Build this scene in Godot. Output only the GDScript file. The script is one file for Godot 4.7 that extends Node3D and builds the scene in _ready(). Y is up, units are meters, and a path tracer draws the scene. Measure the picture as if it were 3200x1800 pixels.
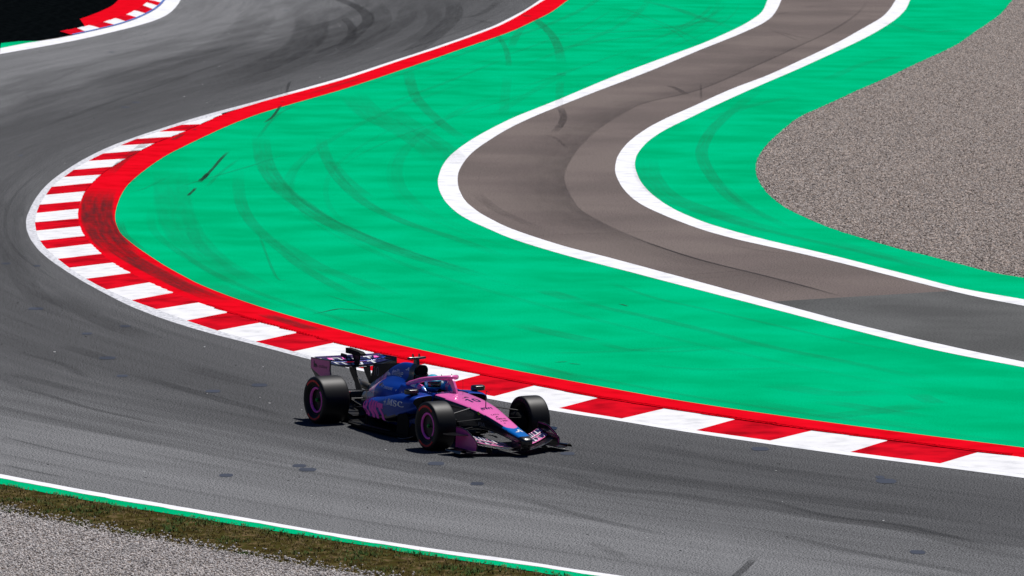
extends Node3D

# A racing car rounds the end of a painted kerb. Units are metres, y is up, the car stands near the origin.
# Ground outlines as x, z pairs in centimetres, each from the far end of the bend round to the near right.
const CURVES := {
	"A": [634,-20570,367,-17080,100,-13591,62,-13066,32,-12704,-14,-12214,-58,-11768,-82,-11559,-123,-11251,-181,-10830,-238,-10439,-285,-10119,-338,-9778,-369,-9579,-419,-9250,-464,-8954,-520,-8606,-558,-8399,-603,-8157,-648,-7920,-691,-7688,-713,-7569,-755,-7355,-796,-7150,-830,-6973,-855,-6832,-882,-6672,-916,-6447,-956,-6183,-984,-5975,-998,-5865,-1008,-5765,-1018,-5660,-1028,-5531,-1041,-5339,-1050,-5156,-1059,-4922,-1063,-4743,-1064,-4598,-1063,-4467,-1059,-4274,-1053,-4103,-1048,-3986,-1043,-3898,-1039,-3809,-1035,-3749,-1031,-3688,-1026,-3628,-1020,-3568,-1015,-3510,-1009,-3452,-999,-3369,-989,-3289,-979,-3214,-961,-3099,-951,-3035,-941,-2976,-930,-2921,-917,-2852,-887,-2713,-849,-2546,-806,-2369,-764,-2208,-718,-2038,-691,-1943,-661,-1851,-630,-1762,-594,-1666,-566,-1598,-534,-1523,-503,-1456,-467,-1384,-432,-1313,-397,-1239,-354,-1146,-312,-1064,-279,-1006,-247,-950,-215,-895,-182,-837,-151,-780,-120,-723,-92,-671,-58,-611,-42,-587,-6,-539,23,-493,42,-463,65,-431,94,-395,123,-361,151,-328,166,-309,194,-273,221,-236,249,-201,265,-181,292,-149,326,-109,353,-79,380,-49,406,-19,418,-5,445,24,471,52,498,81,524,106,550,131,575,156,607,187,632,213,657,238,682,263,707,288,720,302,1771,1372,2822,2443],
	"B": [697,-20570,408,-17082,119,-13594,54,-12798,9,-12255,-12,-12033,-36,-11791,-60,-11571,-88,-11344,-136,-10992,-190,-10612,-246,-10230,-275,-10036,-328,-9698,-359,-9500,-408,-9168,-462,-8805,-509,-8513,-549,-8290,-595,-8054,-639,-7824,-682,-7598,-713,-7437,-754,-7219,-794,-7007,-832,-6801,-855,-6679,-889,-6486,-923,-6273,-941,-6161,-962,-6013,-978,-5864,-993,-5704,-1018,-5396,-1028,-5242,-1037,-5055,-1041,-4900,-1048,-4630,-1048,-4531,-1046,-4450,-1039,-4192,-1034,-4049,-1029,-3960,-1026,-3900,-1020,-3808,-1016,-3747,-1009,-3656,-1004,-3595,-992,-3477,-986,-3419,-977,-3336,-967,-3257,-960,-3208,-947,-3118,-926,-2997,-899,-2853,-869,-2707,-838,-2563,-804,-2420,-777,-2314,-750,-2220,-716,-2108,-683,-2008,-643,-1898,-604,-1786,-561,-1666,-521,-1563,-482,-1470,-435,-1364,-400,-1292,-370,-1231,-334,-1151,-301,-1086,-268,-1024,-238,-968,-206,-910,-194,-887,-152,-815,-121,-763,-90,-712,-68,-675,-38,-627,-22,-603,7,-559,27,-530,56,-489,87,-446,115,-408,144,-371,172,-334,203,-294,231,-259,251,-234,279,-202,289,-189,317,-159,344,-130,371,-101,397,-71,424,-41,450,-12,479,21,505,48,523,65,548,91,574,116,600,141,620,161,645,186,670,212,695,237,723,267,1770,1341,2816,2416],
	"C": [696,-20570,408,-17082,119,-13594,54,-12798,21,-12398,-8,-12075,-52,-11642,-97,-11283,-167,-10772,-224,-10380,-260,-10131,-314,-9786,-362,-9478,-412,-9146,-456,-8846,-493,-8606,-549,-8290,-595,-8054,-639,-7824,-683,-7603,-705,-7484,-745,-7250,-775,-7051,-795,-6885,-826,-6548,-855,-6265,-867,-6154,-893,-5946,-901,-5877,-907,-5800,-929,-5499,-937,-5382,-946,-5238,-958,-4985,-961,-4872,-963,-4772,-963,-4562,-962,-4426,-960,-4368,-957,-4277,-948,-4089,-939,-3931,-933,-3837,-928,-3775,-917,-3653,-911,-3594,-902,-3508,-893,-3426,-887,-3374,-880,-3324,-870,-3254,-854,-3147,-827,-2990,-802,-2849,-789,-2785,-776,-2725,-761,-2657,-746,-2594,-713,-2466,-670,-2311,-631,-2180,-599,-2081,-547,-1929,-516,-1843,-488,-1772,-452,-1683,-406,-1574,-370,-1492,-327,-1396,-293,-1324,-270,-1278,-235,-1207,-193,-1129,-153,-1056,-115,-991,-83,-939,-52,-889,-22,-839,9,-790,40,-739,70,-689,103,-634,136,-583,169,-539,197,-503,226,-467,254,-432,282,-397,310,-362,330,-337,357,-304,385,-272,399,-255,426,-224,449,-197,476,-168,503,-141,529,-114,556,-86,582,-59,608,-32,633,-4,664,27,693,55,719,76,739,93,1892,1053,3044,2013],
	"D": [724,-20589,466,-17098,209,-13608,160,-12928,143,-12711,125,-12517,103,-12300,26,-11593,6,-11415,-15,-11255,-64,-10913,-123,-10523,-158,-10296,-213,-9923,-266,-9565,-304,-9313,-354,-8984,-402,-8669,-455,-8332,-500,-8060,-518,-7959,-563,-7721,-615,-7448,-662,-7191,-686,-7050,-706,-6917,-736,-6683,-766,-6414,-802,-6041,-830,-5734,-842,-5599,-852,-5456,-860,-5302,-867,-5142,-874,-4953,-878,-4783,-880,-4655,-880,-4547,-878,-4431,-874,-4277,-865,-4057,-860,-3963,-857,-3900,-853,-3838,-849,-3776,-844,-3714,-839,-3654,-830,-3566,-824,-3511,-818,-3458,-812,-3409,-806,-3364,-799,-3322,-779,-3211,-754,-3078,-707,-2851,-677,-2711,-645,-2574,-597,-2379,-577,-2308,-558,-2245,-519,-2123,-485,-2025,-452,-1935,-415,-1841,-379,-1753,-360,-1707,-324,-1624,-282,-1528,-248,-1453,-235,-1424,-190,-1333,-157,-1269,-142,-1240,-110,-1179,-78,-1120,-63,-1092,-24,-1021,11,-961,42,-911,74,-860,104,-813,133,-768,172,-708,201,-664,222,-632,251,-591,262,-576,291,-538,304,-521,332,-486,353,-461,380,-428,408,-396,435,-364,463,-333,490,-303,517,-273,544,-244,570,-215,604,-180,630,-152,656,-126,682,-100,708,-74,734,-48,750,-31,1805,1036,2860,2102],
	"E1": [1431,-20717,1212,-17224,994,-13730,969,-13330,951,-13058,933,-12820,915,-12616,883,-12329,847,-12033,812,-11771,767,-11461,692,-10974,631,-10601,582,-10324,512,-9946,458,-9649,392,-9284,321,-8880,261,-8522,204,-8165,135,-7736,83,-7429,33,-7136,13,-7018,-15,-6833,-42,-6637,-77,-6366,-104,-6133,-119,-5987,-131,-5862,-142,-5731,-151,-5621,-158,-5503,-163,-5408,-168,-5274,-171,-5169,-173,-5025,-174,-4916,-174,-4806,-172,-4698,-169,-4593,-165,-4493,-160,-4399,-153,-4283,-147,-4203,-138,-4105,-131,-4038,-122,-3956,-112,-3882,-104,-3831,-94,-3770,-84,-3716,-46,-3536,-24,-3430,-4,-3344,36,-3202,85,-3044,128,-2917,163,-2822,193,-2740,228,-2646,261,-2553,294,-2461,338,-2340,370,-2253,401,-2168,432,-2084,464,-1995,494,-1913,523,-1831,552,-1750,565,-1713,593,-1637,621,-1562,648,-1488,670,-1432,697,-1364,708,-1338,741,-1266,772,-1205,799,-1154,826,-1105,845,-1068,1555,253,2266,1574],
	"E2": [1538,-20722,1294,-17231,1049,-13739,1017,-13262,991,-12909,972,-12667,953,-12449,934,-12262,915,-12102,892,-11920,857,-11680,768,-11125,690,-10673,615,-10245,544,-9812,476,-9396,428,-9111,373,-8799,313,-8463,254,-8140,198,-7823,127,-7413,69,-7069,34,-6847,6,-6656,-21,-6451,-46,-6235,-80,-5915,-92,-5785,-101,-5675,-109,-5559,-114,-5467,-120,-5336,-124,-5234,-127,-5128,-129,-5019,-129,-4909,-128,-4798,-126,-4690,-122,-4553,-117,-4455,-111,-4335,-105,-4254,-99,-4180,-89,-4093,-80,-4014,-68,-3925,-58,-3860,-45,-3786,-26,-3677,-6,-3579,19,-3478,59,-3331,98,-3199,127,-3112,164,-3015,185,-2958,215,-2871,250,-2771,283,-2671,317,-2574,349,-2479,381,-2385,412,-2292,443,-2200,473,-2111,503,-2024,532,-1937,548,-1892,576,-1809,604,-1730,616,-1699,644,-1626,670,-1561,697,-1494,725,-1429,736,-1404,763,-1341,788,-1285,815,-1228,841,-1174,852,-1150,1505,201,2157,1551],
	"F1": [2195,-20776,1849,-17293,1503,-13810,1451,-13278,1417,-12952,1385,-12665,1355,-12425,1319,-12177,1217,-11516,1153,-11096,1098,-10748,1006,-10201,925,-9736,848,-9292,803,-9041,756,-8791,665,-8353,626,-8150,583,-7914,522,-7560,494,-7402,428,-7041,406,-6911,384,-6775,362,-6632,345,-6506,318,-6291,296,-6087,287,-5993,279,-5896,271,-5794,264,-5687,257,-5576,252,-5461,248,-5343,246,-5265,244,-5187,243,-5111,243,-5036,244,-4930,246,-4829,249,-4704,254,-4588,258,-4508,263,-4432,269,-4341,277,-4260,285,-4189,293,-4126,304,-4055,339,-3854,375,-3679,406,-3544,434,-3447,470,-3335,505,-3244,539,-3156,573,-3069,588,-3028,620,-2939,637,-2890,669,-2797,699,-2703,729,-2611,758,-2520,789,-2425,818,-2340,841,-2274,875,-2187,905,-2125,936,-2061,1585,-709,2235,643],
	"F2": [2189,-20791,1875,-17305,1560,-13819,1525,-13427,1508,-13247,1492,-13079,1458,-12778,1426,-12511,1388,-12219,1337,-11862,1282,-11496,1223,-11126,1179,-10865,1131,-10588,1045,-10108,963,-9653,922,-9422,841,-8984,770,-8609,688,-8171,602,-7696,540,-7345,482,-7002,425,-6676,400,-6520,379,-6376,355,-6190,336,-6015,322,-5855,314,-5751,309,-5679,304,-5604,301,-5527,298,-5448,295,-5369,294,-5291,293,-5214,293,-5138,294,-5029,295,-4926,297,-4828,300,-4738,305,-4628,311,-4528,317,-4436,326,-4331,335,-4233,343,-4162,351,-4097,361,-4023,372,-3955,398,-3810,422,-3698,463,-3546,506,-3404,540,-3302,573,-3208,613,-3098,652,-2984,683,-2888,713,-2792,743,-2698,775,-2599,803,-2504,832,-2414,847,-2373,869,-2324,900,-2265,930,-2209,946,-2177,1647,-851,2348,475],
	"G": [2867,-20825,2418,-17354,1969,-13883,1857,-13002,1828,-12792,1792,-12543,1741,-12214,1637,-11572,1530,-10881,1502,-10707,1481,-10589,1429,-10314,1337,-9855,1261,-9475,1154,-8908,1076,-8530,1006,-8194,934,-7827,878,-7542,811,-7215,785,-7075,764,-6944,751,-6858,734,-6736,674,-6268,655,-6110,633,-5910,616,-5734,603,-5584,595,-5466,590,-5387,585,-5308,582,-5230,578,-5115,575,-5002,574,-4897,574,-4767,575,-4647,577,-4563,581,-4463,585,-4371,590,-4286,597,-4189,603,-4118,610,-4054,619,-3981,628,-3915,656,-3732,675,-3623,693,-3538,732,-3384,768,-3236,782,-3184,813,-3090,831,-3034,861,-2933,890,-2834,903,-2788,930,-2703,950,-2653,984,-2593,1649,-1248,2314,97],
	"H1": [-2100,-5500,-2060,-3800,-1900,-2400,-1620,-1200,-1200,-260,-712,341,-683,377,-654,413,-630,441,-602,475,-568,514,-540,546,-512,577,-484,608,-457,638,-430,668,-403,697,-376,727,-349,756,-323,786,-297,815,-264,852,-239,880,-225,894,-200,920,-175,946,-161,959,-136,984,-105,1014,-76,1041,-51,1061,-27,1081,3,1108,27,1131,51,1155,77,1182,101,1204,124,1225,136,1236,1240,2252,2345,3267],
	"H2": [-2130,-5500,-2090,-3798,-1928,-2394,-1645,-1188,-1222,-244,-708,384,-679,419,-650,454,-617,492,-589,525,-561,558,-524,600,-496,630,-478,649,-451,678,-424,706,-397,734,-371,761,-341,793,-315,822,-289,851,-263,880,-248,898,-222,925,-209,939,-184,965,-152,997,-127,1021,-100,1048,-72,1073,-48,1094,-24,1114,5,1139,29,1161,52,1184,76,1207,99,1230,107,1238,1180,2285,2253,3333],
	"H3": [-2175,-5500,-2135,-3796,-1971,-2385,-1684,-1170,-1254,-219,-703,443,-674,476,-645,510,-617,542,-588,575,-551,618,-524,649,-498,676,-471,703,-444,729,-417,755,-387,786,-361,813,-335,840,-309,867,-283,894,-258,921,-231,949,-206,975,-181,1001,-156,1026,-123,1059,-99,1083,-78,1103,-54,1125,-30,1147,-6,1169,5,1179,29,1202,52,1226,66,1240,1137,2291,2207,3341],
	"H4": [-2300,-5500,-2260,-3790,-2090,-2360,-1790,-1120,-1344,-150,-683,654,-652,708,-637,731,-622,747,-590,775,-575,791,-555,817,-528,856,-517,872,-506,885,-496,895,-471,915,-456,930,-429,959,-404,987,-378,1015,-364,1029,-339,1056,-322,1073,-297,1102,-279,1123,-256,1147,-231,1171,-202,1199,-178,1221,-154,1243,947,2262,2048,3281],
	"K1": [-1645,-9706,-1601,-9899,-1557,-10095,-1521,-10259,-1476,-10478,-1456,-10590,-1415,-10836,-1361,-11204,-1332,-11414,-1308,-11628,-1292,-11792,-1281,-11952,-1272,-12142,-1268,-12329,-1268,-12499,-1271,-12770,-1278,-13072,-1288,-13373,-1372,-16872,-1455,-20371],
	"K2": [-1674,-10028,-1633,-10250,-1610,-10364,-1562,-10545,-1542,-10617,-1521,-10716,-1474,-10985,-1433,-11241,-1410,-11402,-1391,-11563,-1374,-11749,-1358,-11965,-1348,-12185,-1341,-12397,-1336,-12641,-1336,-12871,-1339,-13071,-1346,-13364,-1390,-16864,-1434,-20364],
	"K3": [-1693,-10230,-1651,-10452,-1628,-10574,-1585,-10818,-1559,-10966,-1513,-11200,-1495,-11301,-1469,-11477,-1445,-11690,-1428,-11877,-1415,-12060,-1406,-12239,-1400,-12447,-1396,-12635,-1395,-12851,-1397,-13098,-1403,-13355,-1438,-16855,-1473,-20355],
	"K4": [-1707,-10380,-1674,-10698,-1632,-11129,-1598,-11497,-1571,-11802,-1549,-12090,-1531,-12425,-1520,-12744,-1518,-12890,-1519,-13002,-1521,-13128,-1526,-13336,-1581,-16836,-1637,-20335],
	"O": [-1455,-20371,-1372,-16872,-1288,-13373,-1278,-13072,-1271,-12770,-1268,-12499,-1268,-12329,-1272,-12142,-1281,-11952,-1292,-11792,-1308,-11628,-1332,-11414,-1361,-11204,-1415,-10836,-1456,-10590,-1476,-10478,-1521,-10259,-1557,-10095,-1601,-9899,-1645,-9706,-1860,-8700,-2040,-7200,-2100,-5500,-2060,-3800,-1900,-2400,-1620,-1200,-1200,-260,-712,341,-683,377,-654,413,-630,441,-602,475,-568,514,-540,546,-512,577,-484,608,-457,638,-430,668,-403,697,-376,727,-349,756,-323,786,-297,815,-264,852,-239,880,-225,894,-200,920,-175,946,-161,959,-136,984,-105,1014,-76,1041,-51,1061,-27,1081,3,1108,27,1131,51,1155,77,1182,101,1204,124,1225,136,1236,1240,2252,2345,3267],
}
const KERB_JOINTS := [23.98,22.64,26.57,23.94,27.83,24.81,29.76,26.20,31.29,28.00,32.49,29.53,33.55,31.07,35.12,32.45,36.29,33.93,37.88,35.61,39.50,37.30,40.88,39.68,43.49,40.88,46.40,43.54,48.80,45.78,51.96,49.30,53.74,51.10,55.21,52.52,56.45,54.79,57.93,57.49,59.90,58.72,61.68,60.17,63.12,61.58,64.73,63.32,66.28,65.23,67.98,66.97,70.13,68.73,72.62,71.14,75.00,73.27,78.22,76.06,81.69,78.88,85.57,81.96,88.85,85.33,92.91,89.33,97.41,93.98,101.51,97.95,106.67,102.44]
const FAR_KERB_JOINTS := [5.46,4.02,6.17,4.94,7.12,6.36,8.63,7.55,9.88,8.88,11.25,10.37,12.57,11.87,13.87,13.77,15.03,14.69,16.23,15.53]
const RUBBER := [
	["g",0.34,0.29,[40,-12828,63,-12404,96,-11799,131,-11065,147,-10288,151,-9398]],
	["g",0.3,0.18,[146,-8968,145,-8777]],
	["g",0.25,0.11,[141,-8590,136,-8212,129,-7575,126,-7373]],
	["g",0.2,0.22,[-72,-11347,-33,-10453,-18,-9722,-15,-9210]],
	["g",0.3,0.08,[-18,-8804,-24,-7834,-25,-6907]],
	["g",0.42,0.18,[492,-13652,600,-13035,686,-12334,784,-11530]],
	["g",0.14,0.14,[373,-13249,467,-12534,561,-11648,641,-10639]],
	["g",0.12,0.13,[385,-12929,538,-11645,600,-10537]],
	["g",0.5,0.13,[-6,-11006,271,-11187,561,-11648,866,-12711]],
	["g",0.4,0.11,[-6,-10083,153,-10289,376,-10898,664,-11345]],
	["g",0.3,0.11,[-6,-10610,210,-10698,427,-10747]],
	["g",0.3,0.16,[39,-11682,18,-11296,-1,-10650,-8,-10267]],
	["g",0.5,0.22,[-660,-6416,-628,-5802,-588,-5169,-525,-4541,-462,-4118,-396,-3722,-319,-3389,-230,-3041,-125,-2735,-61,-2548]],
	["g",0.12,0.2,[-576,-5190,-522,-4631,-456,-4151,-391,-3785,-322,-3470,-232,-3131,-125,-2774,-24,-2489]],
	["g",0.32,0.2,[-499,-6259,-464,-5606,-403,-4825,-318,-4130,-218,-3660,-119,-3333,0,-2877]],
	["g",0.25,0.13,[-449,-5504,-400,-4966,-351,-4557,-315,-4299]],
	["g",0.36,0.2,[-327,-9105,-303,-8324,-266,-7571,-181,-6597,-118,-6061]],
	["g",0.9,0.13,[-470,-7938,-422,-7378,-373,-6919,-281,-6362,-211,-5844,-156,-5231]],
	["g",0.6,0.11,[-360,-7385,-255,-6517,-162,-5742,-125,-5234]],
	["g",0.09,0.9,[-649,-7762,-647,-7182,-650,-6889,-661,-6654]],
	["g",0.1,0.22,[-602,-7425,-642,-6902,-653,-6017]],
	["g",0.1,0.18,[-664,-5432,-687,-4986,-699,-4525]],
	["g",0.09,0.9,[-703,-5666,-709,-5397,-713,-5080,-718,-4870,-721,-4685]],
	["g",0.13,0.95,[-716,-4983,-717,-4917,-718,-4832,-721,-4795,-721,-4703]],
	["g",0.08,0.95,[-721,-4559,-722,-4470,-724,-4400,-726,-4313]],
	["g",0.1,0.22,[-554,-5597,-629,-5185,-714,-4796,-759,-4564]],
	["g",0.1,0.14,[-796,-4928,-836,-4513,-866,-4422]],
	["g",0.9,0.11,[-831,-5365,-780,-4607,-731,-3930,-673,-3360,-599,-2843,-523,-2475,-455,-2167]],
	["g",0.3,0.18,[-656,-5183,-607,-4273,-548,-3632,-464,-3064,-399,-2655,-324,-2295,-256,-2008]],
	["g",0.4,0.13,[-501,-3338,-434,-2991,-366,-2664,-291,-2419,-206,-2127]],
	["g",0.3,0.11,[-687,-3697,-637,-3183,-560,-2714,-481,-2343]],
	["g",0.35,0.25,[-840,-3684,-812,-3400,-781,-3207,-741,-2993]],
	["g",0.5,0.14,[-580,-2397,-536,-2249,-493,-2105,-426,-1912]],
	["g",0.07,0.25,[-349,-2180,-316,-2090,-273,-1973,-211,-1817,-155,-1676]],
	["g",0.06,0.95,[-358,-1812,-316,-1908,-297,-1910,-270,-1895,-238,-1870]],
	["g",0.06,0.22,[-538,-3572,-453,-2531,-425,-2439]],
	["g",0.45,0.16,[56,-2287,89,-2184,117,-2093]],
	["g",0.16,0.14,[182,-2455,214,-2317,274,-2122,359,-1935,452,-1719,591,-1409,726,-1175]],
	["g",0.3,0.16,[106,-2150,159,-1988,240,-1822,330,-1615,436,-1354,572,-1094,700,-835]],
	["g",0.5,0.15,[0,-1697,52,-1580,111,-1466,145,-1408]],
	["g",0.25,0.13,[145,-1408,194,-1293,270,-1259,381,-1340]],
	["g",0.35,0.11,[54,-1221,162,-1252,327,-1361]],
	["g",0.06,0.9,[71,-1089,94,-1100]],
	["g",0.06,0.9,[93,-1076,115,-1059]],
	["g",0.06,0.9,[196,-2041,212,-1997]],
	["g",0.4,0.14,[1,-1098,48,-999,81,-920,119,-785]],
	["g",0.07,0.29,[134,-2008,174,-1995]],
	["g",0.5,0.16,[478,-582,537,-515,564,-472,636,-384]],
	["g",0.6,0.13,[439,-352,542,-438,659,-560]],
	["g",0.4,0.14,[639,-693,653,-609,666,-556]],
	["g",0.7,0.11,[411,-808,507,-684,610,-712]],
	["g",0.3,0.09,[212,-1066,315,-1003,474,-1037]],
	["g",0.6,0.09,[351,-590,490,-395,626,-247]],
	["h",0.34,0.19,[761,-8541,619,-7389,530,-6600,484,-6023,466,-5625,466,-5124,483,-4501,512,-4129,547,-3811]],
	["h",0.25,0.13,[481,-4815,506,-4330,535,-4000,590,-3577]],
	["h",0.7,0.17,[323,-5580,319,-4939,345,-4436,412,-4071,486,-3767,565,-3478]],
	["h",0.3,0.17,[373,-4192,485,-3720,594,-3392,729,-3016,809,-2724]],
	["h",0.5,0.11,[645,-3360,741,-3017,864,-2632]],
	["h",0.6,0.1,[1308,-12310,1456,-11456,1587,-11686]],
	["h",0.4,0.1,[914,-8529,1110,-9519,1301,-10071]],
	["h",0.4,0.11,[512,-6841,669,-7501,826,-7932]],
	["r",0.12,0.3,[1393,-13793,1283,-12702,1119,-11493,948,-10470,812,-9671,549,-8202,359,-7520,248,-6715]],
	["r",0.05,0.18,[248,-6715,176,-5992,134,-5338,120,-4911,126,-4530,146,-4072,190,-3733,233,-3487,283,-3237]],
	["r",0.07,0.95,[233,-3487,283,-3237,373,-2900,491,-2572,562,-2362,612,-2199]],
	["R",1.5,0.17,[1119,-11493,948,-10470,812,-9671,549,-8202,359,-7520,248,-6715,176,-5992]],
	["R",2,0.26,[359,-7520,248,-6715,176,-5992,134,-5338,120,-4911,126,-4530,146,-4072,190,-3733,233,-3487,283,-3237]],
	["R",1.6,0.18,[190,-3733,233,-3487,283,-3237,373,-2900,491,-2572,562,-2362,612,-2199]],
	["r",0.04,0.48,[16,-3380,99,-3431,233,-3494,391,-3575]],
	["r",0.05,0.36,[275,-2536,434,-2675,562,-2750]],
	["r",0.05,0.3,[305,-2495,462,-2601]],
	["r",0.22,0.48,[130,-7374,135,-7152,135,-6899,122,-6605,105,-6379]],
	["r",0.1,0.36,[373,-7993,470,-8005]],
	["r",0.07,0.36,[559,-8517,534,-7703]],
	["r",0.07,0.3,[473,-8849,565,-8860]],
	["r",0.2,0.42,[455,-8354,475,-8252,503,-7923]],
	["r",0.12,0.3,[48,-6693,215,-6508]],
	["r",0.1,0.3,[80,-6319,112,-6152,141,-5772]],
	["r",0.12,0.24,[917,-11486,1004,-10984,1117,-11039]],
	["r",0.12,0.36,[975,-12609,1037,-12785]],
	["r",0.1,0.36,[1010,-12974,1146,-12801,1370,-12550]],
	["r",0.1,0.24,[899,-11589,971,-10781]],
	["r",0.1,0.3,[1104,-13136,1161,-13244]],
	["r",0.3,0.18,[-89,-4493,-29,-3992,66,-3533]],
	["r",0.1,0.21,[425,-3270,526,-3068,639,-3008]],
	["t",0.5,0.49,[-713,-13778,-673,-13469,-577,-12783,-526,-11997,-538,-11260,-555,-10691,-570,-9990]],
	["t",0.35,0.4,[-632,-12255,-575,-11573,-556,-10930,-564,-10515]],
	["t",0.2,0.4,[-561,-10613,-616,-10094,-644,-9800]],
	["t",0.8,0.23,[-559,-13487,-491,-12438,-477,-11458,-533,-10578,-612,-9472]],
	["t",0.8,0.23,[-424,-13509,-395,-12594,-410,-11596,-519,-10107,-640,-9017]],
	["t",0.6,0.23,[-322,-13142,-288,-12168,-308,-11168,-418,-10010]],
	["t",0.7,0.33,[-246,-13536,-223,-12764,-232,-11906,-298,-10551,-368,-9624]],
	["t",0.3,0.26,[-57,-13566,-89,-12930,-145,-12327,-240,-12084]],
	["t",0.4,0.2,[-147,-12098,-76,-11774]],
	["t",1.3,0.33,[-760,-12683,-717,-11617,-698,-10555,-731,-9736,-794,-9047,-862,-8469]],
	["t",0.08,0.53,[-650,-7790,-662,-8281,-659,-8432]],
	["t",1.2,0.23,[-723,-12956,-605,-11168,-659,-9640,-756,-8636,-915,-7732]],
	["t",1.5,0.17,[-1023,-13415,-931,-11983,-960,-10328,-1092,-9075,-1218,-8126]],
	["t",0.05,0.49,[-752,-81,-700,8,-602,160,-517,265]],
	["t",0.06,0.49,[-722,236,-674,302,-612,382]],
	["t",0.14,0.33,[-813,-738,-738,-610,-646,-421,-578,-314,-494,-180]],
	["t",0.3,0.26,[-617,-888,-543,-729,-455,-548,-391,-425,-337,-305]],
	["t",0.6,0.23,[-876,-2218,-775,-1870,-694,-1606,-611,-1396]],
	["t",0.4,0.23,[-764,-1301,-704,-1170,-652,-1055]],
	["t",0.2,0.2,[-858,-1231,-741,-1021,-675,-799]],
	["t",0.5,0.17,[-1063,-3588,-986,-2879,-899,-2252,-789,-1695]],
	["t",1,0.18,[-1163,-4754,-1084,-3741,-1004,-3013,-904,-2372]],
	["t",0.5,0.17,[-545,-1016,-462,-840,-378,-692]],
	["t",0.3,0.2,[-826,-883,-755,-777,-670,-610]],
	["t",0.2,0.26,[2,520,55,633,127,769,184,860,246,937]],
	["t",0.4,0.21,[58,250,125,433,233,507,345,661]],
	["t",0.16,0.26,[275,454,349,558,423,693,510,772,591,908,658,983]],
	["t",0.5,0.23,[307,538,421,717,508,796,588,942,653,1036]],
	["t",0.12,0.53,[311,1062,294,1162,280,1229,269,1307]],
	["t",0.22,0.26,[317,812,407,971,477,1070,556,1176,630,1289]],
	["t",0.8,0.18,[70,152,181,317,311,442,477,592,678,763]],
	["t",0.6,0.17,[-334,-3,-203,186,-65,331,46,552]],
	["t",0.15,0.2,[-251,100,-179,236,-87,366]],
	["t",0.2,0.2,[97,939,125,1022,148,1103]],
	["t",0.5,0.15,[166,-69,300,139,492,366]],
	["a",0.75,0.76,[-931,-4504,-914,-4161,-892,-3836,-867,-3567,-837,-3324,-803,-3099,-756,-2843]],
	["a",0.5,0.69,[-814,-3168,-757,-2863,-688,-2575,-609,-2273,-522,-1989]],
	["a",0.25,0.4,[-918,-6102,-929,-5665,-940,-5254,-942,-4867]],
	["a",0.15,0.64,[-848,-6223,-856,-6086,-865,-5974]],
	["a",0.12,0.64,[-825,-6398,-832,-6339]],
	["a",0.2,0.76,[-873,-4726,-882,-4706]],
	["a",0.35,0.64,[-444,-1800,-393,-1669,-331,-1517]],
	["a",0.1,0.4,[-646,-7514,-648,-7460]],
	["a",0.2,0.32,[-597,-7768,-520,-8209,-439,-8675]],
	["a",0.3,0.48,[53,-12241,40,-12400]],
]
const PATCHES := [-854,-1881,30,-674,-1597,20,-731,-1474,20,-669,-1105,29,-626,-851,20,-469,-652,25,-400,-738,28,-985,-2720,19,-921,-2679,14,-299,229,22,-286,269,26,-106,194,26,-46,403,20,-397,336,22,82,74,23,363,4,28,524,345,31,519,1018,21,-1299,-9858,21,-1054,-7441,25,-1071,-7240,25,-850,-12621,24,-1081,-12804,14,-1201,-5471,11,518,305,13]
const ROAD_JOINT := [4.81,-21.08,8.25,-23.27]

var rng := RandomNumberGenerator.new()
var mats := {}
var lines := {}
var no_sort: Callable


class Shape:
	var v := PackedVector3Array()
	var n := PackedVector3Array()
	var uv := PackedVector2Array()
	var uv2 := PackedVector2Array()
	var col := PackedColorArray()
	var idx := PackedInt32Array()
	var bins := {}

	func vert(p: Vector3, nn: Vector3, t := Vector2.ZERO) -> int:
		v.append(p)
		n.append(nn)
		uv.append(t)
		return v.size() - 1

	func face(a: int, b: int, c: int) -> void:
		var g := (v[c] - v[a]).cross(v[b] - v[a])
		if g.length_squared() < 1e-16:
			return
		idx.append(a)
		if g.dot(n[a] + n[b] + n[c]) < 0.0:
			idx.append(c)
			idx.append(b)
		else:
			idx.append(b)
			idx.append(c)

	func tri(a: Vector3, b: Vector3, c: Vector3, nn: Vector3) -> void:
		var k := vert(a, nn)
		vert(b, nn)
		vert(c, nn)
		face(k, k + 1, k + 2)

	func quad(a: Vector3, b: Vector3, c: Vector3, d: Vector3) -> void:
		var nn := (c - a).cross(b - d).normalized()
		tri(a, b, c, nn)
		tri(a, c, d, nn)

	# a box of half sizes h round c, turned by b
	func box(c: Vector3, h: Vector3, b := Basis.IDENTITY) -> void:
		for ax in 3:
			for s in [-1.0, 1.0]:
				var d := Vector3.ZERO
				d[ax] = s
				var u := Vector3.ZERO
				u[(ax + 1) % 3] = 1.0
				var w := Vector3.ZERO
				w[(ax + 2) % 3] = 1.0
				var q: Array[Vector3] = []
				for k in [[-1, -1], [1, -1], [1, 1], [-1, 1]]:
					q.append(c + b * ((d + u * k[0] + w * k[1]) * h))
				var nn: Vector3 = (b * d).normalized()
				tri(q[0], q[1], q[2], nn)
				tri(q[0], q[2], q[3], nn)

	func mesh() -> ArrayMesh:
		var a := []
		a.resize(Mesh.ARRAY_MAX)
		a[Mesh.ARRAY_VERTEX] = v
		a[Mesh.ARRAY_NORMAL] = n
		a[Mesh.ARRAY_TEX_UV] = uv
		if uv2.size() == v.size():
			a[Mesh.ARRAY_TEX_UV2] = uv2
		if col.size() == v.size():
			a[Mesh.ARRAY_COLOR] = col
		a[Mesh.ARRAY_INDEX] = idx
		var m := ArrayMesh.new()
		m.add_surface_from_arrays(Mesh.PRIMITIVE_TRIANGLES, a)
		return m


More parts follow.
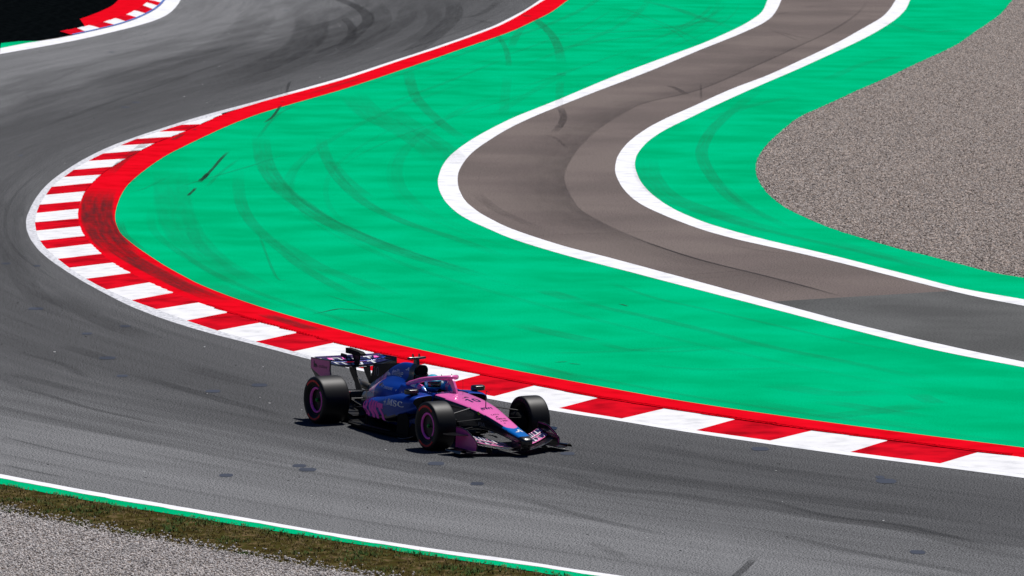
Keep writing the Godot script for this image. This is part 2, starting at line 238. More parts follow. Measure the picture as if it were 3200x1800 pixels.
func put(parent: Node, called: String, shape, mat: Material) -> MeshInstance3D:
	var o := MeshInstance3D.new()
	o.name = called
	o.mesh = shape.mesh() if shape is Shape else shape
	o.material_override = mat
	parent.add_child(o, true)
	return o


func group(parent: Node, called: String, at := Vector3.ZERO, turn := 0.0) -> Node3D:
	var o := Node3D.new()
	o.name = called
	o.position = at
	o.rotation.y = turn
	parent.add_child(o, true)
	return o


func tag(o: Node, label: String, category := "", kind := "") -> void:
	if label:
		o.set_meta("label", label)
	if category:
		o.set_meta("category", category)
	if kind:
		o.set_meta("kind", kind)


# Rows of points joined into surfaces. Closed rows face away from their middle, open ones towards «side».
# «sort» gives for the middle of each cell the number of the surface it belongs to, or -1.
func skin(rows: Array, closed: bool, count := 1, sort := no_sort, side := Vector3.UP, cap_first := -1, cap_last := -1) -> Array:
	var out := []
	for k in count:
		out.append(Shape.new())
	var ni := rows.size()
	var nj: int = rows[0].size()
	var normals := []
	for i in ni:
		var row: PackedVector3Array = rows[i]
		var before: PackedVector3Array = rows[maxi(i - 1, 0)]
		var after: PackedVector3Array = rows[mini(i + 1, ni - 1)]
		var middle := Vector3.ZERO
		for p in row:
			middle += p / nj
		var line := PackedVector3Array()
		for j in nj:
			var l := row[(j + nj - 1) % nj] if closed else row[maxi(j - 1, 0)]
			var r := row[(j + 1) % nj] if closed else row[mini(j + 1, nj - 1)]
			var nn := (after[j] - before[j]).cross(r - l).normalized()
			var away := row[j] - middle if closed else side
			if nn == Vector3.ZERO:
				nn = away.normalized()
			line.append(nn if nn.dot(away) >= 0.0 else -nn)
		normals.append(line)
	var at := {}
	for i in ni - 1:
		for j in (nj if closed else nj - 1):
			var j2 := (j + 1) % nj
			var k := 0
			if sort.is_valid():
				k = sort.call((rows[i][j] + rows[i + 1][j] + rows[i][j2] + rows[i + 1][j2]) / 4.0)
			if k < 0:
				continue
			var sh: Shape = out[k]
			var q := []
			for c in [[i, j], [i + 1, j], [i + 1, j2], [i, j2]]:
				var key: int = (k * 4096 + c[0]) * 4096 + c[1]
				if not at.has(key):
					at[key] = sh.vert(rows[c[0]][c[1]], normals[c[0]][c[1]])
				q.append(at[key])
			sh.face(q[0], q[1], q[2])
			sh.face(q[0], q[2], q[3])
	for e in [[cap_first, 0, 1], [cap_last, ni - 1, ni - 2]]:
		if e[0] >= 0:
			var row: PackedVector3Array = rows[e[1]]
			var mid := Vector3.ZERO
			var inner := Vector3.ZERO
			for j in nj:
				mid += row[j] / nj
				inner += rows[e[2]][j] / nj
			var nn := (mid - inner).normalized()
			for j in nj:
				out[e[0]].tri(mid, row[j], row[(j + 1) % nj], nn)
	return out


func spline(a: Array, t: float) -> Variant:
	var k := clampi(int(floor(t)), 0, a.size() - 2)
	var f := t - k
	var p1 = a[k]
	var p2 = a[k + 1]
	var p0 = a[k - 1] if k > 0 else p1 * 2.0 - p2
	var p3 = a[k + 2] if k + 2 < a.size() else p2 * 2.0 - p1
	return (p1 * 2.0 + (p2 - p0) * f + (p0 * 2.0 - p1 * 5.0 + p2 * 4.0 - p3) * f * f + (p1 * 3.0 - p0 - p2 * 3.0 + p3) * f * f * f) * 0.5


# a tube along points; each has a radius; flat squeezes it in y
func tube(path: Array, radii: Array, sides := 10, flat := 1.0, steps := 4, up := Vector3.UP) -> Shape:
	var rows := []
	var last := path.size() - 1
	for i in last * steps + 1:
		var t := float(i) / steps
		var p: Vector3 = spline(path, t)
		var d: Vector3 = (spline(path, minf(t + 0.05, last)) - spline(path, maxf(t - 0.05, 0.0))).normalized()
		var s := d.cross(up).normalized()
		if s == Vector3.ZERO:
			s = d.cross(Vector3.RIGHT).normalized()
		var u := s.cross(d).normalized()
		var r: float = spline(radii, t)
		var row := PackedVector3Array()
		for j in sides:
			var a := TAU * j / sides
			row.append(p + s * cos(a) * r + u * sin(a) * r * flat)
		rows.append(row)
	return skin(rows, true, 1, no_sort, Vector3.UP, 0, 0)[0]


# a flat outline (in x and y), thickened along z, set in place by «to»
func plate(outline: PackedVector2Array, thick: float, to := Transform3D.IDENTITY, bevel := 0.0) -> Shape:
	var s := Shape.new()
	var tris := Geometry2D.triangulate_polygon(outline)
	var h := thick / 2.0
	for z in [-h, h]:
		for k in range(0, tris.size(), 3):
			var p: Array[Vector3] = []
			for q in 3:
				var o := outline[tris[k + q]]
				p.append(to * Vector3(o.x, o.y, z))
			s.tri(p[0], p[1], p[2], (to.basis * Vector3(0, 0, signf(z))).normalized())
	var mid := Vector2.ZERO
	for o in outline:
		mid += o / outline.size()
	for k in outline.size():
		var a := outline[k]
		var b := outline[(k + 1) % outline.size()]
		var e := (b - a).orthogonal().normalized()
		if Geometry2D.is_point_in_polygon((a + b) / 2.0 + e * 0.0005, outline):
			e = -e
		var nn: Vector3 = (to.basis * Vector3(e.x, e.y, 0)).normalized()
		s.tri(to * Vector3(a.x, a.y, -h), to * Vector3(b.x, b.y, -h), to * Vector3(b.x, b.y, h), nn)
		s.tri(to * Vector3(a.x, a.y, -h), to * Vector3(b.x, b.y, h), to * Vector3(a.x, a.y, h), nn)
	return s


# a profile of (offset, radius) turned round the z axis between two angles
func lathe(profile: Array, sides := 48, from := 0.0, to := TAU, side := Vector3.ZERO) -> Shape:
	var rows := []
	var whole := absf(to - from - TAU) < 0.001
	for p in profile:
		var row := PackedVector3Array()
		for j in (sides if whole else sides + 1):
			var a := lerpf(from, to, float(j) / sides)
			row.append(Vector3(cos(a) * p.y, sin(a) * p.y, p.x))
		rows.append(row)
	if whole and side == Vector3.ZERO:
		return skin(rows, true)[0]
	return skin(rows, false, 1, no_sort, side)[0]


func mirrored(s: Shape) -> Shape:
	var o := Shape.new()
	for k in s.v.size():
		o.vert(s.v[k] * Vector3(1, 1, -1), s.n[k] * Vector3(1, 1, -1), s.uv[k])
	for k in range(0, s.idx.size(), 3):
		o.face(s.idx[k], s.idx[k + 1], s.idx[k + 2])
	return o


# the farthest point of a surface along one axis (2: z of x and y, 1: y of x and z), seen from outside
func reach(s: Shape, a: float, b: float, axis: int, otherwise := 0.0) -> float:
	var best := -INF
	if s.bins.is_empty():
		for k in range(0, s.idx.size(), 3):
			var x0 := minf(s.v[s.idx[k]].x, minf(s.v[s.idx[k + 1]].x, s.v[s.idx[k + 2]].x))
			var x1 := maxf(s.v[s.idx[k]].x, maxf(s.v[s.idx[k + 1]].x, s.v[s.idx[k + 2]].x))
			for q in range(floori(x0 * 40.0), floori(x1 * 40.0) + 1):
				if not s.bins.has(q):
					s.bins[q] = PackedInt32Array()
				s.bins[q].append(k)
	for k in s.bins.get(floori(a * 40.0), PackedInt32Array()):
		var p := s.v[s.idx[k]]
		var q := s.v[s.idx[k + 1]]
		var r := s.v[s.idx[k + 2]]
		if maxf(p.x, maxf(q.x, r.x)) < a or minf(p.x, minf(q.x, r.x)) > a:
			continue
		var o := 1 if axis == 2 else 2
		var d := (q.x - p.x) * (r[o] - p[o]) - (r.x - p.x) * (q[o] - p[o])
		if absf(d) < 1e-12:
			continue
		var u := ((a - p.x) * (r[o] - p[o]) - (r.x - p.x) * (b - p[o])) / d
		var w := ((q.x - p.x) * (b - p[o]) - (a - p.x) * (q[o] - p[o])) / d
		if u < -0.001 or w < -0.001 or u + w > 1.001:
			continue
		best = maxf(best, p[axis] + (q[axis] - p[axis]) * u + (r[axis] - p[axis]) * w)
	return best if best > -INF else otherwise


func split(t: Array, most: float, out: Array) -> void:
	var far := 0
	for k in 3:
		if t[k].distance_squared_to(t[(k + 1) % 3]) > t[far].distance_squared_to(t[(far + 1) % 3]):
			far = k
	if t[far].distance_to(t[(far + 1) % 3]) <= most:
		out.append(t)
		return
	var m: Vector2 = (t[far] + t[(far + 1) % 3]) / 2.0
	split([t[far], m, t[(far + 2) % 3]], most, out)
	split([m, t[(far + 1) % 3], t[(far + 2) % 3]], most, out)


# flat triangles fitted to a box and laid on a surface by «place», which turns (u, v) into a point
func laid(flat: Array, box: Rect2, place: Callable, out: Vector3, lean := 0.0, most := 0.022, unit := false) -> Shape:
	var lo := Vector2(INF, INF)
	var hi := -lo
	for t in flat:
		for p in t:
			lo = lo.min(p)
			hi = hi.max(p)
	if unit:
		lo = Vector2.ZERO
		hi = Vector2.ONE
	var s := Shape.new()
	var seen := {}
	for t in flat:
		var fit := []
		for p in t:
			var f: Vector2 = (p - lo) / (hi - lo)
			fit.append(box.position + Vector2(f.x * box.size.x + (f.y - 0.5) * lean, f.y * box.size.y))
		var small := []
		split(fit, most, small)
		for q in small:
			var k := []
			for p in q:
				var key := Vector2i((p * 20000.0).round())
				if not seen.has(key):
					seen[key] = s.vert(place.call(p.x, p.y), out)
				k.append(seen[key])
			s.face(k[0], k[1], k[2])
	return s


func letters(text: String, serif := false, bold := true) -> Array:
	var f := SystemFont.new()
	f.font_names = PackedStringArray(["Droid Serif" if serif else "Droid Sans"])
	f.font_weight = 700 if bold else 400
	var m := TextMesh.new()
	m.font = f
	m.text = text
	m.font_size = 64
	m.depth = 0.0
	m.curve_step = 1.0
	var a := m.get_mesh_arrays()
	var v: PackedVector3Array = a[Mesh.ARRAY_VERTEX]
	var ix: PackedInt32Array = a[Mesh.ARRAY_INDEX]
	var out := []
	for k in range(0, ix.size(), 3):
		out.append([Vector2(v[ix[k]].x, v[ix[k]].y), Vector2(v[ix[k + 1]].x, v[ix[k + 1]].y), Vector2(v[ix[k + 2]].x, v[ix[k + 2]].y)])
	return out


func outlines(polys: Array) -> Array:
	var out := []
	for poly in polys:
		var p := PackedVector2Array()
		for k in range(0, poly.size(), 2):
			p.append(Vector2(poly[k], poly[k + 1]))
		var t := Geometry2D.triangulate_polygon(p)
		for k in range(0, t.size(), 3):
			out.append([p[t[k]], p[t[k + 1]], p[t[k + 2]]])
	return out


# ---- ground outlines

func outline(key: String) -> PackedVector2Array:
	if not lines.has(key):
		var p := PackedVector2Array()
		var a: Array = CURVES[key]
		for k in range(0, a.size(), 2):
			p.append(Vector2(a[k], a[k + 1]) / 100.0)
		lines[key] = p
	return lines[key]


func on_line(c: PackedVector2Array, t: float) -> Vector2:
	var k := clampi(int(t), 0, c.size() - 2)
	return c[k].lerp(c[k + 1], t - k)


func even(c: PackedVector2Array, count: int) -> PackedVector2Array:
	var total := 0.0
	for k in c.size() - 1:
		total += c[k].distance_to(c[k + 1])
	var out := PackedVector2Array()
	var k := 0
	var gone := 0.0
	for i in count:
		var want := total * i / (count - 1)
		while k < c.size() - 2 and gone + c[k].distance_to(c[k + 1]) < want:
			gone += c[k].distance_to(c[k + 1])
			k += 1
		out.append(c[k].lerp(c[k + 1], clampf((want - gone) / maxf(c[k].distance_to(c[k + 1]), 1e-6), 0.0, 1.0)))
	return out


func between(a: PackedVector2Array, b: PackedVector2Array, f: float) -> PackedVector2Array:
	var out := PackedVector2Array()
	for k in a.size():
		out.append(a[k].lerp(b[k], f))
	return out


# a sheet between two outlines with as many points; heights follow «rise» across
func sheet(a: PackedVector2Array, b: PackedVector2Array, rise: Array, ragged := 0.0) -> Shape:
	var rows := []
	var s := Shape.new()
	var along := 0.0
	for i in a.size():
		var row := PackedVector3Array()
		var aa := a[i]
		var bb := b[i]
		if ragged > 0.0:
			bb += (bb - aa).normalized() * rng.randf_range(-ragged, ragged)
		for j in rise.size():
			var p := aa.lerp(bb, float(j) / (rise.size() - 1))
			row.append(Vector3(p.x, rise[j], p.y))
		rows.append(row)
	s = skin(rows, false)[0]
	return s


# the same, with coordinates across and along for a laid texture and true metres for its grain
func road(a: PackedVector2Array, b: PackedVector2Array, y: float, across := 9) -> Shape:
	var s := Shape.new()
	var n := a.size()
	for i in n:
		for j in across:
			var f := float(j) / (across - 1)
			var p := a[i].lerp(b[i], f)
			s.vert(Vector3(p.x, y, p.y), Vector3.UP, Vector2(f, float(i) / (n - 1)))
			s.uv2.append(p)
	for i in n - 1:
		for j in across - 1:
			var k := i * across + j
			s.face(k, k + across, k + across + 1)
			s.face(k, k + across + 1, k + 1)
	return s


# a strip of rubber along points
func strip(pts: Array, width: float, y: float, strength: float, shift := 0.0) -> Shape:
	var s := Shape.new()
	var n := (pts.size() - 1) * 6
	var gone := rng.randf() * 20.0
	var was: Vector2 = pts[0]
	for i in n + 1:
		var t := i / 6.0
		var p: Vector2 = spline(pts, t)
		var d: Vector2 = (spline(pts, minf(t + 0.08, pts.size() - 1)) - spline(pts, maxf(t - 0.08, 0.0))).normalized()
		var o := d.orthogonal() * width * 0.5
		gone += p.distance_to(was)
		was = p
		var f := strength * minf(1.0, minf(i, n - i) / maxf(1.6, n * 0.22))
		for e in [-1.0, -0.33, 0.33, 1.0]:
			s.vert(Vector3(p.x + o.x * (e + shift), y, p.y + o.y * (e + shift)), Vector3.UP, Vector2(e * 0.5 + 0.5, gone / 9.0))
			s.col.append(Color(1, 1, 1, f))
	for i in n:
		for j in 3:
			var k := i * 4 + j
			s.face(k, k + 4, k + 5)
			s.face(k, k + 5, k + 1)
	return s


# ---- materials

func grey(x: float) -> Color:
	return Color(x, x, x)


func noise_map(freq: float, stops: Array, size := 512, sd := 1, octaves := 4, kind := FastNoiseLite.TYPE_SIMPLEX_SMOOTH) -> NoiseTexture2D:
	var t := NoiseTexture2D.new()
	t.width = size
	t.height = size
	t.seamless = true
	t.generate_mipmaps = false
	var f := FastNoiseLite.new()
	f.seed = sd
	f.noise_type = kind
	f.frequency = freq
	f.fractal_octaves = octaves
	t.noise = f
	if stops:
		var g := Gradient.new()
		g.offsets = PackedFloat32Array(stops.map(func(x): return x[0]))
		g.colors = PackedColorArray(stops.map(func(x): return x[1]))
		t.color_ramp = g
	return t


func plain(c: Color, rough := 0.7, specular := 0.5) -> StandardMaterial3D:
	var m := StandardMaterial3D.new()
	m.albedo_color = c
	m.roughness = rough
	m.metallic_specular = specular
	return m


func paint(c: Color, metal := 0.0, rough := 0.28) -> StandardMaterial3D:
	var m := plain(c, rough)
	m.metallic = metal
	m.clearcoat_enabled = true
	m.clearcoat = 1.0
	m.clearcoat_roughness = 0.06
	return m


func worn(tex: Texture2D, metres: float, rough := 0.85, tint := Color.WHITE) -> StandardMaterial3D:
	var m := plain(tint, rough, 0.0)
	m.albedo_texture = tex
	m.uv1_triplanar = true
	m.uv1_world_triplanar = true
	m.uv1_scale = Vector3.ONE / metres
	return m


func _ready() -> void:
	rng.seed = 20
	var cam := Camera3D.new()
	cam.name = "camera"
	cam.transform = Transform3D(Basis(Vector3(0.999972, 0.007467, -0.000748), Vector3(-0.007505, 0.994989, -0.099699), Vector3(0.0, 0.099702, 0.995017)).orthonormalized(), Vector3(0, 10.34, 80))
	cam.near = 1.0
	cam.far = 3000.0
	var lens := CameraAttributesPhysical.new()
	lens.frustum_focal_length = 230.6
	lens.frustum_focus_distance = 80.5
	lens.frustum_near = 1.0
	lens.frustum_far = 3000.0
	lens.exposure_aperture = 8.0
	cam.attributes = lens
	cam.fov = 5.957
	add_child(cam)
	cam.current = true
	var sun := DirectionalLight3D.new()
	sun.name = "sun"
	sun.light_energy = 1.4
	sun.light_color = Color(1.0, 0.985, 0.97)
	sun.light_angular_distance = 0.5
	sun.shadow_enabled = true
	add_child(sun)
	sun.look_at_from_position(Vector3.ZERO, Vector3(-0.27, -0.90, 0.30))
	var env := Environment.new()
	env.background_mode = Environment.BG_SKY
	var sky := Sky.new()
	var air := ProceduralSkyMaterial.new()
	air.sky_top_color = Color(0.20, 0.38, 0.68)
	air.sky_horizon_color = Color(0.50, 0.63, 0.80)
	air.sky_curve = 0.15
	air.sky_energy_multiplier = 0.58
	air.ground_bottom_color = Color(0.22, 0.21, 0.20)
	air.ground_horizon_color = Color(0.45, 0.47, 0.48)
	air.ground_energy_multiplier = 0.6
	sky.sky_material = air
	env.sky = sky
	env.tonemap_mode = Environment.TONE_MAPPER_LINEAR
	env.tonemap_exposure = 1.0
	env.sdfgi_enabled = true
	env.ssao_enabled = true
	env.ssil_enabled = true
	var we := WorldEnvironment.new()
	we.name = "environment"
	we.environment = env
	add_child(we)
	make_materials()
	make_ground()
	make_kerbs()
	make_loose()
	make_car()
	make_driver()


func make_materials() -> void:
	# racing surface: long streaks of laid rubber on grey stone, with a fine grain
	var w := 512
	var h := 2048
	var f := FastNoiseLite.new()
	f.noise_type = FastNoiseLite.TYPE_SIMPLEX_SMOOTH
	f.fractal_octaves = 4
	f.frequency = 0.018
	f.seed = 3
	var broad := f.get_image(w, h / 2)
	broad.resize(w, h, Image.INTERPOLATE_CUBIC)
	f.seed = 9
	f.frequency = 0.05
	f.fractal_octaves = 3
	var streak := f.get_image(w, h / 16)
	streak.resize(w, h, Image.INTERPOLATE_CUBIC)
	f.seed = 14
	f.frequency = 0.16
	var fine := f.get_image(w, h / 6)
	fine.resize(w, h, Image.INTERPOLATE_CUBIC)
	var b0 := broad.get_data()
	var b1 := streak.get_data()
	var b2 := fine.get_data()
	var data := PackedByteArray()
	data.resize(w * h * 3)
	# rubber lies thickest where the cars run, a little out from the kerb
	var lane := Curve.new()
	for p in [[0.0, 0.93], [0.12, 0.84], [0.3, 0.80], [0.45, 0.86], [0.6, 1.0], [0.8, 1.13], [1.0, 1.12]]:
		lane.add_point(Vector2(p[0], p[1] * 0.5))
	var laid_rubber := PackedFloat32Array()
	for x in w + 64:
		laid_rubber.append(lane.sample(clampf(float(x - 32) / w, 0.0, 1.0)) * 2.0)
	for y in h:
		for x in w:
			var k := y * w + x
			var a := b0[k] / 255.0 - 0.5
			var s := b1[k] / 255.0 - 0.5
			var q := laid_rubber[clampi(x + 32 + int(a * 90.0), 0, w + 63)] * (1.0 + a * 0.10 + s * 0.09 + (b2[k] / 255.0 - 0.5) * 0.07)
			var c := int(clampf(129.0 * q, 0.0, 255.0))
			data[k * 3] = c
			data[k * 3 + 1] = mini(255, c + 1)
			data[k * 3 + 2] = mini(255, c + 3)
	var track := plain(Color.WHITE, 0.9, 0.0)
	track.albedo_texture = ImageTexture.create_from_image(Image.create_from_data(w, h, false, Image.FORMAT_RGB8, data))
	track.detail_enabled = true
	track.detail_blend_mode = BaseMaterial3D.BLEND_MODE_MUL
	track.detail_uv_layer = BaseMaterial3D.DETAIL_UV_2
	track.detail_albedo = noise_map(0.15, [[0.15, grey(0.22)], [0.4, grey(0.74)], [0.55, grey(0.84)], [0.8, grey(1.0)]], 1024, 5, 2)
	track.uv2_scale = Vector3(0.2, 0.2, 0.2)
	mats.track = track
	var road_map := noise_map(0.006, [[0.25, Color8(112, 103, 100)], [0.5, Color8(118, 108, 105)], [0.75, Color8(124, 114, 110)]], 512, 21, 5)
	mats.old_road = worn(road_map, 23.0)
	mats.new_road = worn(noise_map(0.008, [[0.25, Color8(90, 91, 91)], [0.5, Color8(97, 98, 98)], [0.75, Color8(103, 104, 104)]], 512, 22, 5), 19.0)
	for k in ["old_road", "new_road"]:
		grain(mats[k], 0.84)
	mats.green = worn(noise_map(0.009, [[0.2, Color8(0, 167, 108)], [0.42, Color8(0, 175, 116)], [0.6, Color8(0, 180, 121)], [0.8, Color8(0, 184, 126)]], 1024, 31, 6), 31.0, 0.7)
	grain(mats.green, 0.93, 0.31)
	mats.red = worn(noise_map(0.02, [[0.1, Color8(196, 8, 22)], [0.4, Color8(214, 10, 28)], [0.8, Color8(222, 12, 32)]], 512, 33, 4), 9.3, 0.6)
	mats.red_block = worn(noise_map(0.02, [[0.1, Color8(150, 12, 24)], [0.35, Color8(184, 14, 30)], [0.7, Color8(212, 16, 34)]], 512, 34, 4), 9.1, 0.6)
	mats.white = worn(noise_map(0.02, [[0.1, Color8(208, 209, 213)], [0.4, Color8(225, 226, 229)], [0.8, Color8(231, 232, 236)]], 512, 35, 5), 6.7, 0.6)
	mats.white_block = worn(noise_map(0.03, [[0.15, Color8(206, 207, 210)], [0.4, Color8(222, 222, 224)], [0.8, Color8(230, 231, 233)]], 512, 36, 5), 7.9, 0.6)
	mats.scuffed_white = worn(noise_map(0.05, [[0.2, Color8(160, 162, 168)], [0.45, Color8(202, 203, 208)], [0.8, Color8(222, 223, 227)]], 512, 37, 5), 3.1, 0.65)
	mats.blue_line = plain(Color8(52, 96, 176), 0.6)
	mats.dark_turf = worn(noise_map(0.03, [[0.2, Color8(3, 5, 6)], [0.6, Color8(8, 11, 13)], [0.9, Color8(14, 18, 19)]], 512, 38, 5), 6.0, 0.95)
	mats.soil = worn(noise_map(0.02, [[0.2, Color8(42, 38, 20)], [0.45, Color8(66, 56, 30)], [0.6, Color8(58, 58, 26)], [0.85, Color8(104, 86, 62)]], 512, 39, 5), 3.3, 0.95)
	mats.gravel_bed = worn(noise_map(0.10, [[0.15, Color8(128, 117, 110)], [0.45, Color8(150, 139, 131)], [0.85, Color8(176, 164, 156)]], 512, 40, 4), 3.0, 0.95)
	mats.patch = plain(Color8(70, 75, 86), 0.8, 0.1)
	# laid rubber: dark streaks that run along the mark
	var rub := Image.create_empty(64, 512, false, Image.FORMAT_RGBA8)
	f.seed = 51
	f.frequency = 0.09
	f.fractal_octaves = 3
	var r0 := f.get_image(64, 32)
	r0.resize(64, 512, Image.INTERPOLATE_CUBIC)
	f.seed = 52
	f.frequency = 0.05
	var r1 := f.get_image(64, 512)
	for y in 512:
		for x in 64:
			var e := minf(1.0, minf(x, 63 - x) / 5.0)
			var a := e * clampf(0.62 + (r0.get_pixel(x, y).r - 0.5) * 0.55 + (r1.get_pixel(x, y).r - 0.5) * 0.35, 0.0, 1.0)
			rub.set_pixel(x, y, Color8(16, 17, 19, int(a * 255)))
	var rm := plain(Color.WHITE, 0.8, 0.3)
	rm.albedo_texture = ImageTexture.create_from_image(rub)
	rm.transparency = BaseMaterial3D.TRANSPARENCY_ALPHA
	rm.vertex_color_use_as_albedo = true
	mats.rubber = rm
	# rubber swept up against the joint of the service road: it ends there and thins out across
	var swept := rub.duplicate()
	for y in 512:
		for x in 64:
			var c := rub.get_pixel(x, y)
			swept.set_pixel(x, y, Color(c.r, c.g, c.b, clampf(r0.get_pixel(x, y).r * 0.5 + 0.6, 0.0, 1.0) * pow(x / 63.0, 1.3)))
	var sm := rm.duplicate()
	sm.albedo_texture = ImageTexture.create_from_image(swept)
	mats.swept_rubber = sm
	var stone := plain(Color.WHITE, 0.9, 0.3)
	stone.vertex_color_use_as_albedo = true
	mats.stone = stone
	var blade := plain(Color.WHITE, 0.85, 0.3)
	blade.vertex_color_use_as_albedo = true
	mats.blade = blade


func grain(m: StandardMaterial3D, low: float, step := 0.2) -> void:
	m.detail_enabled = true
	m.detail_blend_mode = BaseMaterial3D.BLEND_MODE_MUL
	m.detail_uv_layer = BaseMaterial3D.DETAIL_UV_2
	m.uv2_triplanar = true
	m.uv2_world_triplanar = true
	m.uv2_scale = Vector3.ONE * step
	m.detail_albedo = noise_map(0.2, [[0.0, grey(low - 0.3)], [0.3, grey(low)], [0.65, grey(1.0)]], 512, int(low * 100), 3)


func make_ground() -> void:
	var base := Shape.new()
	var far := 1500.0
	base.quad(Vector3(-far, -0.035, far), Vector3(far, -0.035, far), Vector3(far, -0.035, -far), Vector3(-far, -0.035, -far))
	tag(put(self, "ground", base, mats.gravel_bed), "", "", "structure")
	var n := 420
	var a := even(outline("A"), n)
	var b := even(outline("B"), n)
	var c := even(outline("C"), n)
	var d := even(outline("D"), n)
	var o := even(outline("O"), n)
	var e1 := even(outline("E1"), n)
	var e2 := even(outline("E2"), n)
	var f1 := even(outline("F1"), n)
	var f2 := even(outline("F2"), n)
	var g := even(outline("G"), n)
	var h1 := even(outline("H1"), n)
	var h2 := even(outline("H2"), n)
	var h3 := even(outline("H3"), n)
	var h4 := even(outline("H4"), n)
	var k1 := even(outline("K1"), 120)
	var k2 := even(outline("K2"), 120)
	var track := put(self, "race_track", road(between(a, b, 0.6), o, 0.0), mats.track)
	tag(track, "", "", "structure")
	# the line along the kerb is scuffed where the cars clip it and clean before and after
	var first := 0
	var last := 0
	for i in n:
		if a[i].x < -6.5:
			first = i if first == 0 else first
		if a[i].x < -2.6 and a[i].y > -40.0:
			last = i
	for cut_at in [[0, first, "white"], [first, last, "scuffed_white"], [last, n - 1, "white"]]:
		put(track, "edge_line", sheet(a.slice(cut_at[0], cut_at[1] + 1), b.slice(cut_at[0], cut_at[1] + 1), [0.004, 0.006]), mats[cut_at[2]])
	put(track, "edge_line", sheet(h1, h2, [0.004, 0.004], 0.025), mats.white)
	put(track, "edge_line", sheet(k1, k2, [0.004, 0.004]), mats.white)
	var runoff := put(self, "painted_runoff", sheet(between(c, d, 0.7), between(e1, e2, 0.5), [0.0, 0.0, 0.0]), mats.green)
	tag(runoff, "", "", "structure")
	var inner := put(self, "inner_runoff", sheet(between(f1, f2, 0.5), g, [0.0, 0.0, 0.0], 0.025), mats.green)
	tag(inner, "", "", "structure")
	# the service road changes from old brown to newer grey asphalt along a straight joint
	var l := between(e1, e2, 0.5)
	var r := between(f1, f2, 0.5)
	var service := group(self, "service_road")
	tag(service, "", "", "structure")
	var cut := Vector2(ROAD_JOINT[0], ROAD_JOINT[1])
	var to := Vector2(ROAD_JOINT[2], ROAD_JOINT[3]) - cut
	var poly_l := PackedVector2Array()
	var rows := []
	for i in n:
		var row := PackedVector3Array()
		for j in 41:
			var p := l[i].lerp(r[i], j / 40.0)
			row.append(Vector3(p.x, 0.0, p.y))
		rows.append(row)
	# points near the joint slide onto it
	var parts := [[], []]
	for j in 41:
		var cross := n - 1
		for i in n:
			if to.cross(Vector2(rows[i][j].x, rows[i][j].z) - cut) > 0.0 and i > n / 2:
				cross = i
				break
		var q := Vector2(rows[cross][j].x, rows[cross][j].z)
		var p := Vector2(rows[cross - 1][j].x, rows[cross - 1][j].z)
		var hit = Geometry2D.line_intersects_line(p, q - p, cut, to)
		parts[0].append([cross, hit if hit != null else q])
	var old_rows := []
	var new_rows := []
	for j in 41:
		var m: Vector2 = parts[0][j][1]
		var up := PackedVector2Array()
		var down := PackedVector2Array([m])
		for i in n:
			var p := Vector2(rows[i][j].x, rows[i][j].z)
			if i < parts[0][j][0]:
				up.append(p)
			else:
				down.append(p)
		up.append(m)
		old_rows.append(lifted(even(up, 200)))
		new_rows.append(lifted(even(down, 80)))
	put(service, "old_asphalt", skin(old_rows, false)[0], mats.old_road)
	put(service, "new_asphalt", skin(new_rows, false)[0], mats.new_road)
	put(service, "edge_line", sheet(e1, e2, [0.004, 0.004]), mats.white)
	put(service, "edge_line", sheet(f1, f2, [0.004, 0.004]), mats.white)
	var verge := put(self, "green_verge", sheet(between(h1, h2, 0.5), h3, [0.0, 0.0], 0.04), mats.green)
	tag(verge, "", "", "structure")
	var bank := put(self, "grass_bank", sheet(between(h2, h3, 0.7), between(h3, h4, 1.15), [-0.008, -0.004, 0.0, -0.008, -0.03]), mats.soil)
	tag(bank, "", "", "structure")
	# far corner: dark turf beyond the other kerb
	var k3 := even(outline("K3"), 120)
	var out := PackedVector2Array()
	for p in k3:
		out.append(p + Vector2(-60, 12))
	var turf := put(self, "dark_turf", sheet(between(k2, k3, 0.3), out, [-0.004, -0.004, -0.004]), mats.dark_turf)
	tag(turf, "", "", "structure")
	var wedge := Shape.new()
	var wp: Array[Vector2] = []
	for t in [0.0, 1.0, 2.0, 2.6]:
		wp.append(on_line(outline("K2"), t))
	for k in 3:
		var s := Vector2(-0.25, -3.0) * (1.0 - k / 3.0)
		var s2 := Vector2(-0.25, -3.0) * (1.0 - (k + 1) / 3.0)
		wedge.quad(up3(wp[k], 0.002), up3(wp[k + 1], 0.002), up3(wp[k + 1] + s2, 0.002), up3(wp[k] + s, 0.002))
	var strip_green := put(self, "green_strip", wedge, mats.green)
	tag(strip_green, "", "", "structure")
	# rubber marks
	var homes := {"g": runoff, "h": inner, "r": service, "t": track}
	for q in RUBBER:
		if q[0] == "R":
			put(service, "rubber_mark", strip(points(q[3]), q[1], 0.0085, q[2], -1.0), mats.swept_rubber)
		if homes.has(q[0]):
			put(homes[q[0]], "rubber_mark", strip(points(q[3]), q[1], 0.008 if q[0] == "g" or q[0] == "h" else 0.0085, q[2]), mats.rubber)
	# faint single wheel tracks that follow the bend and drift across it
	for k in 34:
		var green := k < 20
		var from := d if green else a
		var other := e1 if green else o
		var near := rng.randf_range(0.05, 0.9)
		var later := clampf(near + rng.randf_range(-0.3, 0.3), 0.04, 0.96)
		var t0 := rng.randf_range(90.0, 300.0)
		var t1 := t0 + rng.randf_range(35.0, 110.0)
		var pts := []
		for q in 9:
			var u := q / 8.0
			var t := minf(lerpf(t0, t1, u), n - 1.01)
			pts.append(on_line(from, t).lerp(on_line(other, t), lerpf(near, later, u)))
		put(runoff if green else track, "rubber_mark", strip(pts, rng.randf_range(0.06, 0.3), 0.0125, rng.randf_range(0.05, 0.15) if green else rng.randf_range(0.08, 0.2)), mats.rubber)
